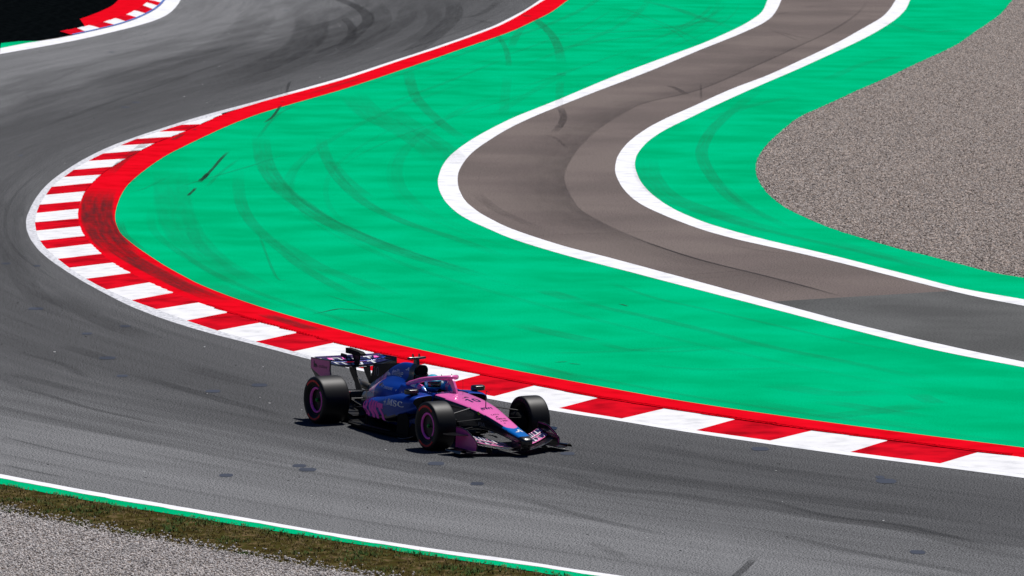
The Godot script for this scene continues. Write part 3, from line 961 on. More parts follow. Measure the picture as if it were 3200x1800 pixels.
	# squares of newer filling let into the track
	for k in range(0, PATCHES.size(), 3):
		var p := Vector2(PATCHES[k], PATCHES[k + 1]) / 100.0
		var wide: float = PATCHES[k + 2] / 100.0
		var poly := PackedVector2Array()
		var turn := rng.randf_range(0.1, 0.6)
		for q in 10:
			var ang := TAU * q / 10.0 + turn
			var rad := 1.0 / pow(pow(absf(cos(ang)), 5.0) + pow(absf(sin(ang)), 5.0), 0.2) * rng.randf_range(0.93, 1.05)
			poly.append(Vector2(cos(ang) * wide * 0.46, sin(ang) * maxf(wide, 0.22) * 0.75) * rad)
		var s := Shape.new()
		for t in outlines([flat_array(poly)]):
			s.tri(up3(t[0], 0.004), up3(t[1], 0.004), up3(t[2], 0.004), Vector3.UP)
		put(track, "asphalt_patch", s, mats.patch).position = Vector3(p.x, 0, p.y)


func flat_array(p: PackedVector2Array) -> Array:
	var out := []
	for q in p:
		out.append(q.x)
		out.append(q.y)
	return out


func up3(p: Vector2, y: float) -> Vector3:
	return Vector3(p.x, y, p.y)


func lifted(p: PackedVector2Array) -> PackedVector3Array:
	var out := PackedVector3Array()
	for q in p:
		out.append(Vector3(q.x, 0.0, q.y))
	return out


func points(a: Array) -> Array:
	var out := []
	for k in range(0, a.size(), 2):
		out.append(Vector2(a[k], a[k + 1]) / 100.0)
	return out


func part_line(c: PackedVector2Array, t0: float, t1: float, at: Array) -> PackedVector2Array:
	var out := PackedVector2Array()
	for s in at:
		out.append(on_line(c, lerpf(t0, t1, s)))
	return out


func make_kerbs() -> void:
	var kerb := group(self, "kerb")
	tag(kerb, "long red and white striped kerb sweeping round the green run-off beside the car", "kerb")
	var b := outline("B")
	var c := outline("C")
	var joints := KERB_JOINTS.duplicate()
	joints.append_array([b.size() - 1.01, c.size() - 1.01])
	for k in range(0, joints.size() - 2, 2):
		put(kerb, "kerb_block", kerb_block(b, c, joints, k, 0.0065, 0.02, 0.014 if k < 52 else 0.004, 4 if k > 14 and k < 44 else 2), mats.white_block if k % 4 == 0 else mats.red_block)
	var n := 420
	var cc := even(c, n)
	var dd := even(outline("D"), n)
	var apron := put(kerb, "apron", sheet(cc, dd, [0.016, 0.025, 0.022, 0.016, 0.01, 0.004]), mats.red)
	for q in RUBBER:
		if q[0] == "a":
			put(apron, "rubber_mark", strip(points(q[3]), q[1], 0.030, q[2]), mats.rubber)
	# a double row of little studs where the blocks meet the apron
	var stud := Shape.new()
	stud.box(Vector3.ZERO, Vector3(0.03, 0.012, 0.03))
	var mm := MultiMesh.new()
	mm.transform_format = MultiMesh.TRANSFORM_3D
	mm.mesh = stud.mesh()
	var spots := []
	var t := 62.0
	while t < c.size() - 4.0:
		var p := on_line(c, t)
		var o := on_line(b, minf(t * float(b.size()) / c.size(), b.size() - 1.01))
		var away := (p - o).normalized()
		for q in [0.06, 0.2]:
			spots.append(up3(p + away * (q + rng.randf_range(-0.01, 0.01)), 0.022))
		t += 0.13
	mm.instance_count = spots.size()
	for k in spots.size():
		mm.set_instance_transform(k, Transform3D(Basis(Vector3.UP, 0.9), spots[k]))
	var studs := MultiMeshInstance3D.new()
	studs.name = "kerb_studs"
	studs.multimesh = mm
	studs.material_override = mats.red
	studs.set_meta("kind", "stuff")
	kerb.add_child(studs, true)
	var other := group(self, "kerb_001")
	tag(other, "short red and white kerb with blue line at the dark turf corner", "kerb")
	var k2 := outline("K2")
	var k3 := outline("K3")
	var fj := FAR_KERB_JOINTS.duplicate()
	fj.append_array([k2.size() - 2.0, k3.size() - 2.0])
	for k in range(0, fj.size() - 2, 2):
		put(other, "kerb_block", kerb_block(k2, k3, fj, k, 0.012, 0.06, 0.012, 2), mats.white_block if k % 4 == 2 else mats.red_block)
	var line := []
	var line2 := []
	for i in 60:
		var u := lerpf(fj[0], k2.size() - 2.0, i / 59.0)
		var u3 := lerpf(fj[1], k3.size() - 2.0, i / 59.0)
		var p := on_line(k2, u)
		line.append(p)
		line2.append(p.lerp(on_line(k3, u3), 0.16))
	put(other, "blue_line", sheet(PackedVector2Array(line), PackedVector2Array(line2), [0.022, 0.03]), mats.blue_line)
	var s3 := PackedVector2Array()
	var s4 := PackedVector2Array()
	var k4 := outline("K4")
	for i in 60:
		s3.append(on_line(k3, lerpf(fj[5] - 0.4, k3.size() - 1.01, i / 59.0)))
		s4.append(on_line(k4, lerpf(4.4, k4.size() - 1.01, i / 59.0)))
	put(other, "apron", sheet(s3, s4, [0.05, 0.045, 0.02, 0.0]), mats.red)


# one painted length of kerb, with two shallow teeth across it
func kerb_block(b: PackedVector2Array, c: PackedVector2Array, j: Array, k: int, low: float, high: float, tooth: float, teeth: int) -> Shape:
	var at := []
	var bite := []
	for t in teeth:
		for e in [[0.0, 0.0], [0.4, 0.45], [0.8, 1.0], [0.96, 0.9]]:
			at.append((t + e[0]) / teeth)
			bite.append(e[1])
	at.append(1.0)
	bite.append(0.0)
	var pb := part_line(b, j[k], j[k + 2], at)
	var pc := part_line(c, j[k + 1], j[k + 3], at)
	var rows := []
	for i in at.size():
		var row := PackedVector3Array()
		for q in 7:
			var u := q / 6.0
			var y: float = lerpf(low, high, u * u * (3.0 - 2.0 * u)) + tooth * bite[i] * smoothstep(0.1, 0.75, u)
			row.append(up3(pb[i].lerp(pc[i], u), y))
		rows.append(row)
	var s := Shape.new()
	for i in at.size() - 1:
		s = joined(s, skin([rows[i], rows[i + 1]], false)[0])
	return s


func joined(a: Shape, b: Shape) -> Shape:
	var k := a.v.size()
	a.v.append_array(b.v)
	a.n.append_array(b.n)
	a.uv.append_array(b.uv)
	for i in b.idx:
		a.idx.append(i + k)
	return a


func pebble(sd: int) -> ArrayMesh:
	var r := RandomNumberGenerator.new()
	r.seed = sd
	var ico := [Vector3(0, 1, 0)]
	for k in 5:
		ico.append(Vector3(cos(TAU * k / 5) * 0.9, 0.4, sin(TAU * k / 5) * 0.9))
	for k in 5:
		ico.append(Vector3(cos(TAU * (k + 0.5) / 5) * 0.9, -0.4, sin(TAU * (k + 0.5) / 5) * 0.9))
	ico.append(Vector3(0, -1, 0))
	for k in 12:
		ico[k] = ico[k] * Vector3(1.0, 0.62, 0.8) * r.randf_range(0.78, 1.15)
	var s := Shape.new()
	var add := func(a: int, b: int, c: int) -> void:
		var nn: Vector3 = (ico[b] - ico[a]).cross(ico[c] - ico[a]).normalized()
		var mid: Vector3 = ico[a] + ico[b] + ico[c]
		s.tri(ico[a], ico[b], ico[c], nn if nn.dot(mid) > 0.0 else -nn)
	for k in 5:
		add.call(0, 1 + k, 1 + (k + 1) % 5)
		add.call(1 + k, 1 + (k + 1) % 5, 6 + k)
		add.call(6 + k, 6 + (k + 1) % 5, 1 + (k + 1) % 5)
		add.call(11, 6 + k, 6 + (k + 1) % 5)
	return s.mesh()


func scatter(called: String, mesh: Mesh, mat: Material, places: Array, colors: Array) -> MultiMeshInstance3D:
	var mm := MultiMesh.new()
	mm.transform_format = MultiMesh.TRANSFORM_3D
	mm.use_colors = true
	mm.mesh = mesh
	mm.instance_count = places.size()
	for k in places.size():
		mm.set_instance_transform(k, places[k])
		mm.set_instance_color(k, colors[k])
	var o := MultiMeshInstance3D.new()
	o.name = called
	o.multimesh = mm
	o.material_override = mat
	add_child(o, true)
	return o


func stone_color(warm: float, mean: float) -> Color:
	var v := clampf(rng.randfn(mean, 0.14), 0.05, 0.8)
	var w := (0.35 + 0.65 * rng.randf()) * warm
	return Color(v * (1.0 + 0.18 * w), v * (1.0 - 0.03 * w), v * (1.0 - 0.18 * w))


func make_loose() -> void:
	# near gravel, inside the bend of the grass bank
	var h4 := even(outline("H4"), 300)
	var places := []
	var colors := []
	for x10 in range(-96, 6):
		for z10 in range(20, 172):
			var cell := Vector2(x10, z10) * 0.1
			var k := nearest(h4, cell)
			var away := side_of(h4, k, cell)
			if away > 3.6 or away < -0.35:
				continue
			# what the picture can show, and a step beyond
			var edge := (80.0 - cell.y) * 0.0925 + 0.8
			if absf(cell.x) > edge or cell.y > 14.2:
				continue
			var many := 14 if away > 0.1 else (5 if away > -0.08 else 1)
			for q in many:
				var p := cell + Vector2(rng.randf(), rng.randf()) * 0.1
				if away < 0.1 and rng.randf() > 0.7 + away * 1.5:
					continue
				var r := rng.randf_range(0.011, 0.021)
				places.append(Transform3D(Basis.from_euler(Vector3(rng.randf_range(-0.6, 0.6), rng.randf() * TAU, rng.randf_range(-0.6, 0.6))).scaled(Vector3.ONE * r), Vector3(p.x, -0.03 + rng.randf_range(0.0, 0.034) + (0.02 if away < 0.1 else 0.0), p.y)))
				colors.append(stone_color(0.5, 0.49))
	tag(scatter("gravel", pebble(4), mats.stone, places, colors), "pale grey gravel bed filling the near bottom left corner", "gravel", "stuff")
	# the gravel trap inside the service road
	var g := outline("G")
	var trap := PackedVector2Array(g)
	trap.append(Vector2(60, -25))
	trap.append(Vector2(60, -230))
	places = []
	colors = []
	var z := -146.0
	while z < -10.0:
		var edge := (80.0 - z) * 0.0925 + 1.2
		var x := 4.8
		while x < edge:
			var inside := 0
			for q in [[-0.05, -0.05], [0.25, -0.05], [-0.05, 0.25], [0.25, 0.25]]:
				if Geometry2D.is_point_in_polygon(Vector2(x + q[0], z + q[1]), trap):
					inside += 1
			if inside > 0:
				for q in 34:
					var s := Vector2(x, z) + Vector2(rng.randf(), rng.randf()) * 0.2
					if inside < 4 and not Geometry2D.is_point_in_polygon(s, trap):
						continue
					var r := rng.randf_range(0.014, 0.028)
					places.append(Transform3D(Basis.from_euler(Vector3(rng.randf_range(-0.5, 0.5), rng.randf() * TAU, 0)).scaled(Vector3.ONE * r), Vector3(s.x, -0.028 + rng.randf_range(0.0, 0.03), s.y)))
					colors.append(stone_color(1.1, 0.36))
			x += 0.2
		z += 0.2
	tag(scatter("gravel_001", pebble(8), mats.stone, places, colors), "brownish gravel trap enclosed by the green run-off at upper right", "gravel", "stuff")
	# thin dry grass on the bank
	var h3 := even(outline("H3"), 900)
	var h4b := even(outline("H4"), 900)
	var tuft := Shape.new()
	for q in 5:
		var ang := q * 1.26
		var d := Vector3(cos(ang), 0, sin(ang))
		var s := d.cross(Vector3.UP) * 0.12
		tuft.tri(d * 0.1 - s, d * 0.1 + s, d * (0.45 + 0.1 * (q % 3)) + Vector3(0, 0.8 + 0.2 * (q % 2), 0), (d * 0.4 + Vector3.UP).normalized())
	places = []
	colors = []
	var patchy := FastNoiseLite.new()
	patchy.seed = 5
	patchy.frequency = 0.9
	for i in range(0, 46000):
		var t := rng.randf_range(120.0, 899.0)
		var across := rng.randf_range(-0.05, 1.12)
		var p := on_line(h3, t).lerp(on_line(h4b, t), across)
		if absf(p.x) > (80.0 - p.y) * 0.0925 + 1.0 or p.y > 15.0:
			continue
		var m := patchy.get_noise_2d(p.x, p.y)
		if m < -0.32 and rng.randf() < 0.7:
			continue
		var size := rng.randf_range(0.02, 0.05) * (1.0 + maxf(0.0, m) * 0.8)
		places.append(Transform3D(Basis(Vector3.UP, rng.randf() * TAU).scaled(Vector3(size, size * rng.randf_range(0.6, 1.1), size)), Vector3(p.x, -0.006, p.y)))
		var dry := clampf(rng.randf() * 0.6 + 0.42 - m * 1.7, 0.0, 1.0)
		var c := Color(0.030, 0.070, 0.012).lerp(Color(0.135, 0.098, 0.042), dry)
		colors.append(c * rng.randf_range(0.6, 1.25))
	tag(scatter("grass", tuft.mesh(), mats.blade, places, colors), "thin brown and green grass strip between green verge and gravel", "grass", "stuff")
	# crumbs of rubber and stray stones on the asphalt
	places = []
	colors = []
	var o := even(outline("O"), 400)
	var a := even(outline("A"), 400)
	for i in 420:
		var t := rng.randf_range(60.0, 399.0)
		var p := on_line(a, t).lerp(on_line(o, t), rng.randf())
		var pale := rng.randf() < 0.35
		var r := rng.randf_range(0.008, 0.016)
		places.append(Transform3D(Basis(Vector3.UP, rng.randf() * TAU).scaled(Vector3(r * rng.randf_range(1.0, 2.2), r * 0.6, r)), Vector3(p.x, 0.003, p.y)))
		colors.append(Color(0.7, 0.7, 0.68) if pale else Color(0.012, 0.012, 0.013))
	tag(scatter("rubber_crumbs", pebble(11), mats.stone, places, colors), "scattered rubber crumbs and stray pale stones on the asphalt", "debris", "stuff")


func nearest(c: PackedVector2Array, p: Vector2) -> int:
	var best := 0
	for k in c.size():
		if c[k].distance_squared_to(p) < c[best].distance_squared_to(p):
			best = k
	return best


# how far a point lies outside an outline that runs from far left to near right
func side_of(c: PackedVector2Array, k: int, p: Vector2) -> float:
	var d := (c[mini(k + 1, c.size() - 1)] - c[maxi(k - 1, 0)]).normalized()
	return d.cross(p - c[k])


# ---- the car: x runs forward from the front axle, y up, z to the car's right

func half_ring(x: float, pts: Array, fine := 4) -> PackedVector3Array:
	var right := []
	for k in (pts.size() - 1) * fine + 1:
		right.append(spline(pts, float(k) / fine))
	var row := PackedVector3Array()
	for p in right:
		row.append(Vector3(x, p.y, maxf(p.x, 0.0)))
	for k in range(right.size() - 2, 0, -1):
		row.append(Vector3(x, right[k].y, -maxf(right[k].x, 0.0)))
	return row


# stations: [x, [z, y, z, y, ...]] from the bottom middle to the top middle
func hull(stations: Array, steps: int, fine := 4) -> Array:
	var xs := []
	var cols := []
	for s in stations:
		xs.append(s[0])
		var c := []
		for k in range(0, s[1].size(), 2):
			c.append(Vector2(s[1][k], s[1][k + 1]))
		cols.append(c)
	var rows := []
	for i in (stations.size() - 1) * steps + 1:
		var t := float(i) / steps
		var pts := []
		for k in cols[0].size():
			var along := []
			for c in cols:
				along.append(c[k])
			pts.append(spline(along, t))
		rows.append(half_ring(spline(xs, t), pts, fine))
	return rows


func car_materials() -> void:
	mats.pink = paint(Color8(252, 112, 190), 0.0, 0.35)
	mats.blue = paint(Color8(0, 64, 168), 0.45, 0.36)
	mats.blue.clearcoat = 0.3
	mats.navy = paint(Color8(3, 14, 36), 0.2, 0.3)
	mats.navy.clearcoat = 0.5
	mats.bright_blue = paint(Color8(0, 128, 224), 0.4, 0.3)
	mats.black = paint(Color8(7, 7, 9), 0.0, 0.3)
	mats.black.clearcoat = 0.6
	mats.carbon = plain(Color8(10, 10, 12), 0.42, 0.4)
	mats.matt_black = plain(Color8(8, 8, 9), 0.75, 0.3)
	mats.tyre = plain(Color8(16, 16, 17), 0.5, 0.4)
	mats.tyre.albedo_texture = noise_map(0.02, [[0.2, grey(0.82)], [0.8, grey(1.0)]], 256, 61, 4)
	mats.tyre.uv1_triplanar = true
	mats.tyre.uv1_scale = Vector3(2.1, 2.1, 0.6)
	mats.tyre_red = plain(Color8(214, 24, 28), 0.6)
	mats.rim = plain(Color8(12, 12, 13), 0.4)
	mats.rim.metallic = 0.5
	mats.rim_pink = plain(Color8(255, 104, 206), 0.5, 0.3)
	mats.nut = plain(Color8(40, 150, 50), 0.4)
	mats.white_print = plain(Color8(225, 228, 232), 0.4)
	mats.grey_print = plain(Color8(222, 224, 228), 0.6, 0.2)
	mats.dim_print = plain(Color8(120, 122, 128), 0.4)
	mats.wing_purple = paint(Color8(66, 22, 80), 0.2, 0.35)
	mats.deep_pink = paint(Color8(226, 78, 160), 0.0, 0.4)
	mats.deep_pink.clearcoat = 0.4
	mats.navy_print = plain(Color8(14, 16, 74), 0.35)
	mats.black_print = plain(Color8(16, 12, 20), 0.4)
	mats.pink_print = plain(Color8(255, 112, 200), 0.7, 0.1)
	mats.pale_print = plain(Color8(208, 216, 226), 0.4)
	mats.gold_print = plain(Color8(214, 158, 62), 0.4)
	mats.metal = plain(Color8(165, 160, 150), 0.3)
	mats.metal.metallic = 0.9
	mats.helmet = paint(Color8(40, 186, 216), 0.0, 0.3)
	mats.visor = paint(Color8(8, 14, 26), 0.3, 0.1)
	mats.suit = plain(Color8(18, 40, 96), 0.85)
	mats.glove = plain(Color8(20, 20, 26), 0.8)
	mats.pad_blue = paint(Color8(70, 150, 226), 0.0, 0.35)


func make_car() -> void:
	car_materials()
	var car := group(self, "race_car", Vector3(-0.412, 0, 0), -deg_to_rad(60.12))
	tag(car, "blue, pink and black open-wheel racing car number 10 driving along the track", "racing car")
	var skins := car_body(car)
	car_wheels(car)
	front_wing(car)
	rear_wing(car)
	car_fittings(car, skins)
	car_print(car, skins)


func car_body(car: Node3D) -> Dictionary:
	# nose and front of the tub: [x, bottom, half width, half width of the top, top]
	var st := []
	for s in [[1.345, 0.20, 0.03, 0.02, 0.222], [1.33, 0.178, 0.066, 0.045, 0.25], [1.27, 0.165, 0.096, 0.07, 0.28], [1.1, 0.182, 0.115, 0.085, 0.326], [0.9, 0.222, 0.132, 0.094, 0.374], [0.6, 0.262, 0.155, 0.122, 0.455], [0.3, 0.278, 0.186, 0.163, 0.53], [0.0, 0.262, 0.222, 0.205, 0.592], [-0.4, 0.20, 0.268, 0.245, 0.648], [-0.8, 0.14, 0.305, 0.263, 0.684], [-0.98, 0.12, 0.318, 0.27, 0.694]]:
		var b: float = s[1]
		var w: float = s[2]
		var e: float = s[3]
		var t: float = s[4]
		var h := t - b
		st.append([s[0], [0.0, b, w * 0.62, b + h * 0.01, w * 0.93, b + h * 0.14, w, b + h * 0.45, w * 0.99, b + h * 0.72, lerpf(w, e, 0.55), t - h * 0.09, e * 0.82, t - h * 0.012, e * 0.42, t + h * 0.012, 0.0, t + h * 0.022]])
	var rows := hull(st, 22, 5)
	var paint_of := func(c: Vector3) -> int:
		var edge: float = 0.0
		var top := 0.0
		for k in st.size() - 1:
			if c.x <= st[k][0] and c.x >= st[k + 1][0]:
				var f: float = (st[k][0] - c.x) / (st[k][0] - st[k + 1][0])
				edge = lerpf(st[k][1][12], st[k + 1][1][12], f) / 0.82
				top = lerpf(st[k][1][17], st[k + 1][1][17], f)
		if c.x > 1.245 - absf(c.z) * 0.25:
			return 2
		if c.y < top - (0.115 if c.x > 0.8 else 0.07):
			return 1
		if c.x > 0.80:
			var q := (c.x - 0.80) / 0.12
			if q < 1.0 and absf(c.z) < edge * sqrt(1.0 - q * q):
				return 0
			return 3 if absf(c.z) < edge * 1.3 else 1
		return 0 if absf(c.z) < edge * 1.01 else 1
	var nose := skin(rows, true, 4, paint_of, Vector3.UP, 2, 1)
	var body := put(car, "nose", nose[1], mats.navy)
	put(body, "top_panel", nose[0], mats.pink)
	put(body, "tip", nose[2], mats.black)
	put(body, "painted_tip", nose[3], mats.bright_blue)
	# cockpit sides with the opening between them
	var tub := []
	for s in [[-0.95, 0.318, 0.690], [-1.15, 0.335, 0.694], [-1.4, 0.345, 0.706], [-1.62, 0.352, 0.724], [-1.90, 0.36, 0.735]]:
		var w: float = s[1]
		var y: float = s[2]
		tub.append([s[0], [0.0, 0.10, w * 0.9, 0.11, w * 1.04, 0.28, w * 1.02, 0.50, w * 0.93, y - 0.045, w * 0.83, y, w * 0.73, y - 0.012, w * 0.68, y - 0.10, w * 0.62, 0.36, 0.0, 0.33]])
	var cockpit := skin(hull(tub, 5, 4), true, 2, func(c: Vector3) -> int: return 1 if absf(c.z) < 0.245 and c.y > 0.2 else 0, Vector3.UP, 0, 0)
	var side := put(car, "cockpit", cockpit[0], mats.blue)
	put(side, "lining", cockpit[1], mats.matt_black)
	# engine cover with the roll hoop in front
	var ec := [
		[-1.87, [0, 0.1, 0.33, 0.11, 0.37, 0.3, 0.365, 0.52, 0.30, 0.665, 0.165, 0.735, 0.122, 0.83, 0.107, 0.93, 0.062, 0.992, 0, 1.003]],
		[-2.1, [0, 0.1, 0.34, 0.11, 0.39, 0.3, 0.395, 0.52, 0.34, 0.665, 0.20, 0.745, 0.125, 0.82, 0.10, 0.92, 0.055, 0.99, 0, 1.008]],
		[-2.4, [0, 0.1, 0.33, 0.11, 0.38, 0.3, 0.39, 0.5, 0.345, 0.645, 0.21, 0.735, 0.115, 0.80, 0.085, 0.89, 0.045, 0.965, 0, 0.99]],
		[-2.7, [0, 0.1, 0.28, 0.11, 0.32, 0.28, 0.335, 0.46, 0.30, 0.60, 0.20, 0.69, 0.10, 0.745, 0.07, 0.81, 0.04, 0.875, 0, 0.90]],
		[-3.0, [0, 0.1, 0.22, 0.11, 0.25, 0.26, 0.26, 0.42, 0.23, 0.53, 0.15, 0.60, 0.085, 0.65, 0.06, 0.69, 0.035, 0.73, 0, 0.75]],
		[-3.3, [0, 0.12, 0.15, 0.13, 0.17, 0.25, 0.175, 0.37, 0.15, 0.45, 0.11, 0.50, 0.07, 0.54, 0.05, 0.57, 0.03, 0.60, 0, 0.61]],
		[-3.52, [0, 0.16, 0.10, 0.17, 0.11, 0.25, 0.11, 0.33, 0.10, 0.38, 0.08, 0.42, 0.06, 0.45, 0.04, 0.47, 0.02, 0.485, 0, 0.49]],
	]
	var band := func(c: Vector3) -> int:
		if c.x > -2.02 + (0.12 if c.y < 0.74 else 0.0):
			return 1 if c.y > 0.72 else 0
		if c.x < -3.19:
			return 4
		var edge := -2.72 - (c.y - 0.45) * 0.2
		if c.x < edge and c.y > 0.25:
			var u := (edge - c.x) / 0.085
			var v := (c.y - 0.3) / 0.075
			if v < 1.6:
				return 2 if fposmod(u, 1.6) < 1.0 and v > 0.2 else 3
			if v < 2.6:
				return 3
			return 2 if fposmod(u, 1.25) < 0.85 else 3
		return 0
	var cover := skin(hull(ec, 10, 5), true, 5, band, Vector3.UP, 1, 4)
	var engine := put(car, "engine_cover", cover[0], mats.blue)
	put(engine, "hoop_panel", cover[1], mats.black)
	put(engine, "tail_panel", cover[4], mats.black)
	put(engine, "pink_stripe", cover[2], mats.pink)
	put(engine, "pale_stripe", cover[3], mats.pale_print)
	# the air intake over the driver's head
	var lip := []
	for k in 6:
		var row := PackedVector3Array()
		var grow: float = [0.84, 0.98, 1.03, 1.0, 0.9, 0.86][k]
		var x: float = [-2.0, -1.845, -1.83, -1.825, -1.84, -1.96][k]
		for j in 28:
			var a := TAU * j / 28
			row.append(Vector3(x, 0.927 + sin(a) * 0.079 * grow, signf(cos(a)) * pow(absf(cos(a)), 0.75) * 0.098 * grow))
		lip.append(row)
	var intake := put(car, "air_intake", skin(lip, true)[0], mats.matt_black)
	var throat := PackedVector2Array()
	for j in 24:
		throat.append(Vector2(cos(TAU * j / 24) * 0.09, sin(TAU * j / 24) * 0.072))
	put(intake, "duct", plate(throat, 0.01, Transform3D(Basis(Vector3.UP, PI / 2), Vector3(-1.858, 0.927, 0))), mats.matt_black)
	put(car, "roll_hoop", plate(PackedVector2Array([Vector2(-0.13, 0.66), Vector2(0.13, 0.66), Vector2(0.10, 0.86), Vector2(-0.10, 0.86)]), 0.05, Transform3D(Basis(Vector3.UP, PI / 2), Vector3(-1.86, 0, 0))), mats.carbon)
	# fin along the spine
	put(car, "fin", plate(PackedVector2Array([Vector2(-2.35, 0.96), Vector2(-2.55, 0.965), Vector2(-3.34, 0.868), Vector2(-3.43, 0.60), Vector2(-3.2, 0.60), Vector2(-2.8, 0.8)]), 0.012), mats.carbon)
	# side pods: [x, inner z, outer z, bottom, top]
	var sp := [[-0.97, 0.27, 0.615, 0.455, 0.650], [-1.02, 0.26, 0.65, 0.43, 0.662], [-1.2, 0.24, 0.70, 0.35, 0.672], [-1.5, 0.22, 0.715, 0.25, 0.648], [-1.8, 0.22, 0.69, 0.18, 0.596], [-2.1, 0.20, 0.66, 0.155, 0.535], [-2.35, 0.18, 0.645, 0.155, 0.50], [-2.5, 0.16, 0.625, 0.17, 0.482], [-2.585, 0.15, 0.575, 0.195, 0.458], [-2.63, 0.15, 0.48, 0.23, 0.42], [-2.65, 0.15, 0.36, 0.28, 0.37]]
	var pr := []
	for i in (sp.size() - 1) * 6 + 1:
		var t := i / 6.0
		var q := []
		for k in 5:
			var along := []
			for s in sp:
				along.append(float(s[k]))
			q.append(spline(along, t))
		var mid := Vector2((q[1] + q[2]) / 2.0, (q[3] + q[4]) / 2.0)
		var half := Vector2((q[2] - q[1]) / 2.0, (q[4] - q[3]) / 2.0)
		var row := PackedVector3Array()
		for j in 40:
			var a := TAU * j / 40
			var p := 0.42 if sin(a) < 0.0 else 0.55
			var zz := signf(cos(a)) * pow(absf(cos(a)), p)
			var yy := signf(sin(a)) * pow(absf(sin(a)), p)
			row.append(Vector3(q[0], mid.y + yy * half.y - (0.02 * zz if yy > 0.0 else -0.05 * maxf(zz, 0.0) * half.y), mid.x + zz * half.x - (0.05 if yy < -0.2 and zz > 0.0 else 0.0)))
		pr.append(row)
	var pod := skin(pr, true, 3, func(c: Vector3) -> int: return 2 if c.x > -0.975 else (1 if c.y < 0.155 + (c.x + 2.8) * 0.135 else 0), Vector3.UP, 2, 0)
	for m in 2:
		var s := put(car, "sidepod", pod[0] if m == 0 else mirrored(pod[0]), mats.blue)
		put(s, "lower_panel", pod[1] if m == 0 else mirrored(pod[1]), mats.black)
		put(s, "inlet", pod[2] if m == 0 else mirrored(pod[2]), mats.matt_black)
	# floor
	var edge := [Vector2(-0.95, 0.0), Vector2(-0.97, 0.24), Vector2(-1.0, 0.52), Vector2(-1.05, 0.66), Vector2(-1.4, 0.69), Vector2(-2.5, 0.69), Vector2(-2.95, 0.64), Vector2(-3.1, 0.48), Vector2(-3.3, 0.44), Vector2(-3.95, 0.44), Vector2(-3.98, 0.0)]
	var fl := PackedVector2Array(edge)
	for k in range(edge.size() - 2, 0, -1):
		fl.append(Vector2(edge[k].x, -edge[k].y))
	var floor_part := put(car, "floor", plate(fl, 0.03, Transform3D(Basis(Vector3.RIGHT, PI / 2), Vector3(0, 0.05, 0))), mats.matt_black)
	for m in [1.0, -1.0]:
		# upright boards and the turned-up edge ahead of the pods
		put(floor_part, "edge_board", plate(PackedVector2Array([Vector2(-1.42, 0.07), Vector2(-1.12, 0.07), Vector2(-1.10, 0.30), Vector2(-1.17, 0.40), Vector2(-1.38, 0.36)]), 0.012, Transform3D(Basis(Vector3.UP, 0.12 * m), Vector3(0.02, 0, 0.50 * m))), mats.matt_black)
		put(floor_part, "edge_board", plate(PackedVector2Array([Vector2(-1.15, 0.07), Vector2(-0.86, 0.07), Vector2(-0.9, 0.24), Vector2(-1.05, 0.26)]), 0.01, Transform3D(Basis(Vector3.UP, 0.2 * m), Vector3(0.0, 0, 0.40 * m))), mats.matt_black)
		put(floor_part, "edge_wing", tube([Vector3(-1.15, 0.04, 0.77 * m), Vector3(-0.95, 0.05, 0.765 * m), Vector3(-0.78, 0.10, 0.72 * m)], [0.022, 0.03, 0.012], 10, 0.35), mats.black)
		put(floor_part, "edge_wing", tube([Vector3(-2.9, 0.085, 0.65 * m), Vector3(-2.5, 0.10, 0.70 * m), Vector3(-1.5, 0.10, 0.71 * m)], [0.02, 0.03, 0.02], 8, 0.3), mats.carbon)
		put(floor_part, "rear_fence", plate(PackedVector2Array([Vector2(-3.05, 0.07), Vector2(-2.75, 0.07), Vector2(-2.78, 0.24), Vector2(-2.98, 0.22)]), 0.01, Transform3D(Basis(Vector3.UP, -0.35 * m), Vector3(0.17, 0, (0.55 + 0.99) * m))), mats.matt_black)
		put(floor_part, "diffuser_fence", plate(PackedVector2Array([Vector2(-3.95, 0.07), Vector2(-3.35, 0.07), Vector2(-3.4, 0.16), Vector2(-3.93, 0.26)]), 0.01, Transform3D(Basis.IDENTITY, Vector3(0, 0, 0.42 * m))), mats.carbon)
	put(floor_part, "diffuser", plate(PackedVector2Array([Vector2(-3.2, 0.08), Vector2(-3.95, 0.24), Vector2(-3.95, 0.26), Vector2(-3.2, 0.12)]), 0.84), mats.carbon)
	return {"nose": join_all(nose), "cover": join_all(cover), "pod": join_all(pod), "cockpit": cockpit[0]}


func join_all(a: Array) -> Shape:
	var s := Shape.new()
	for b in a:
		joined(s, b)
	return s


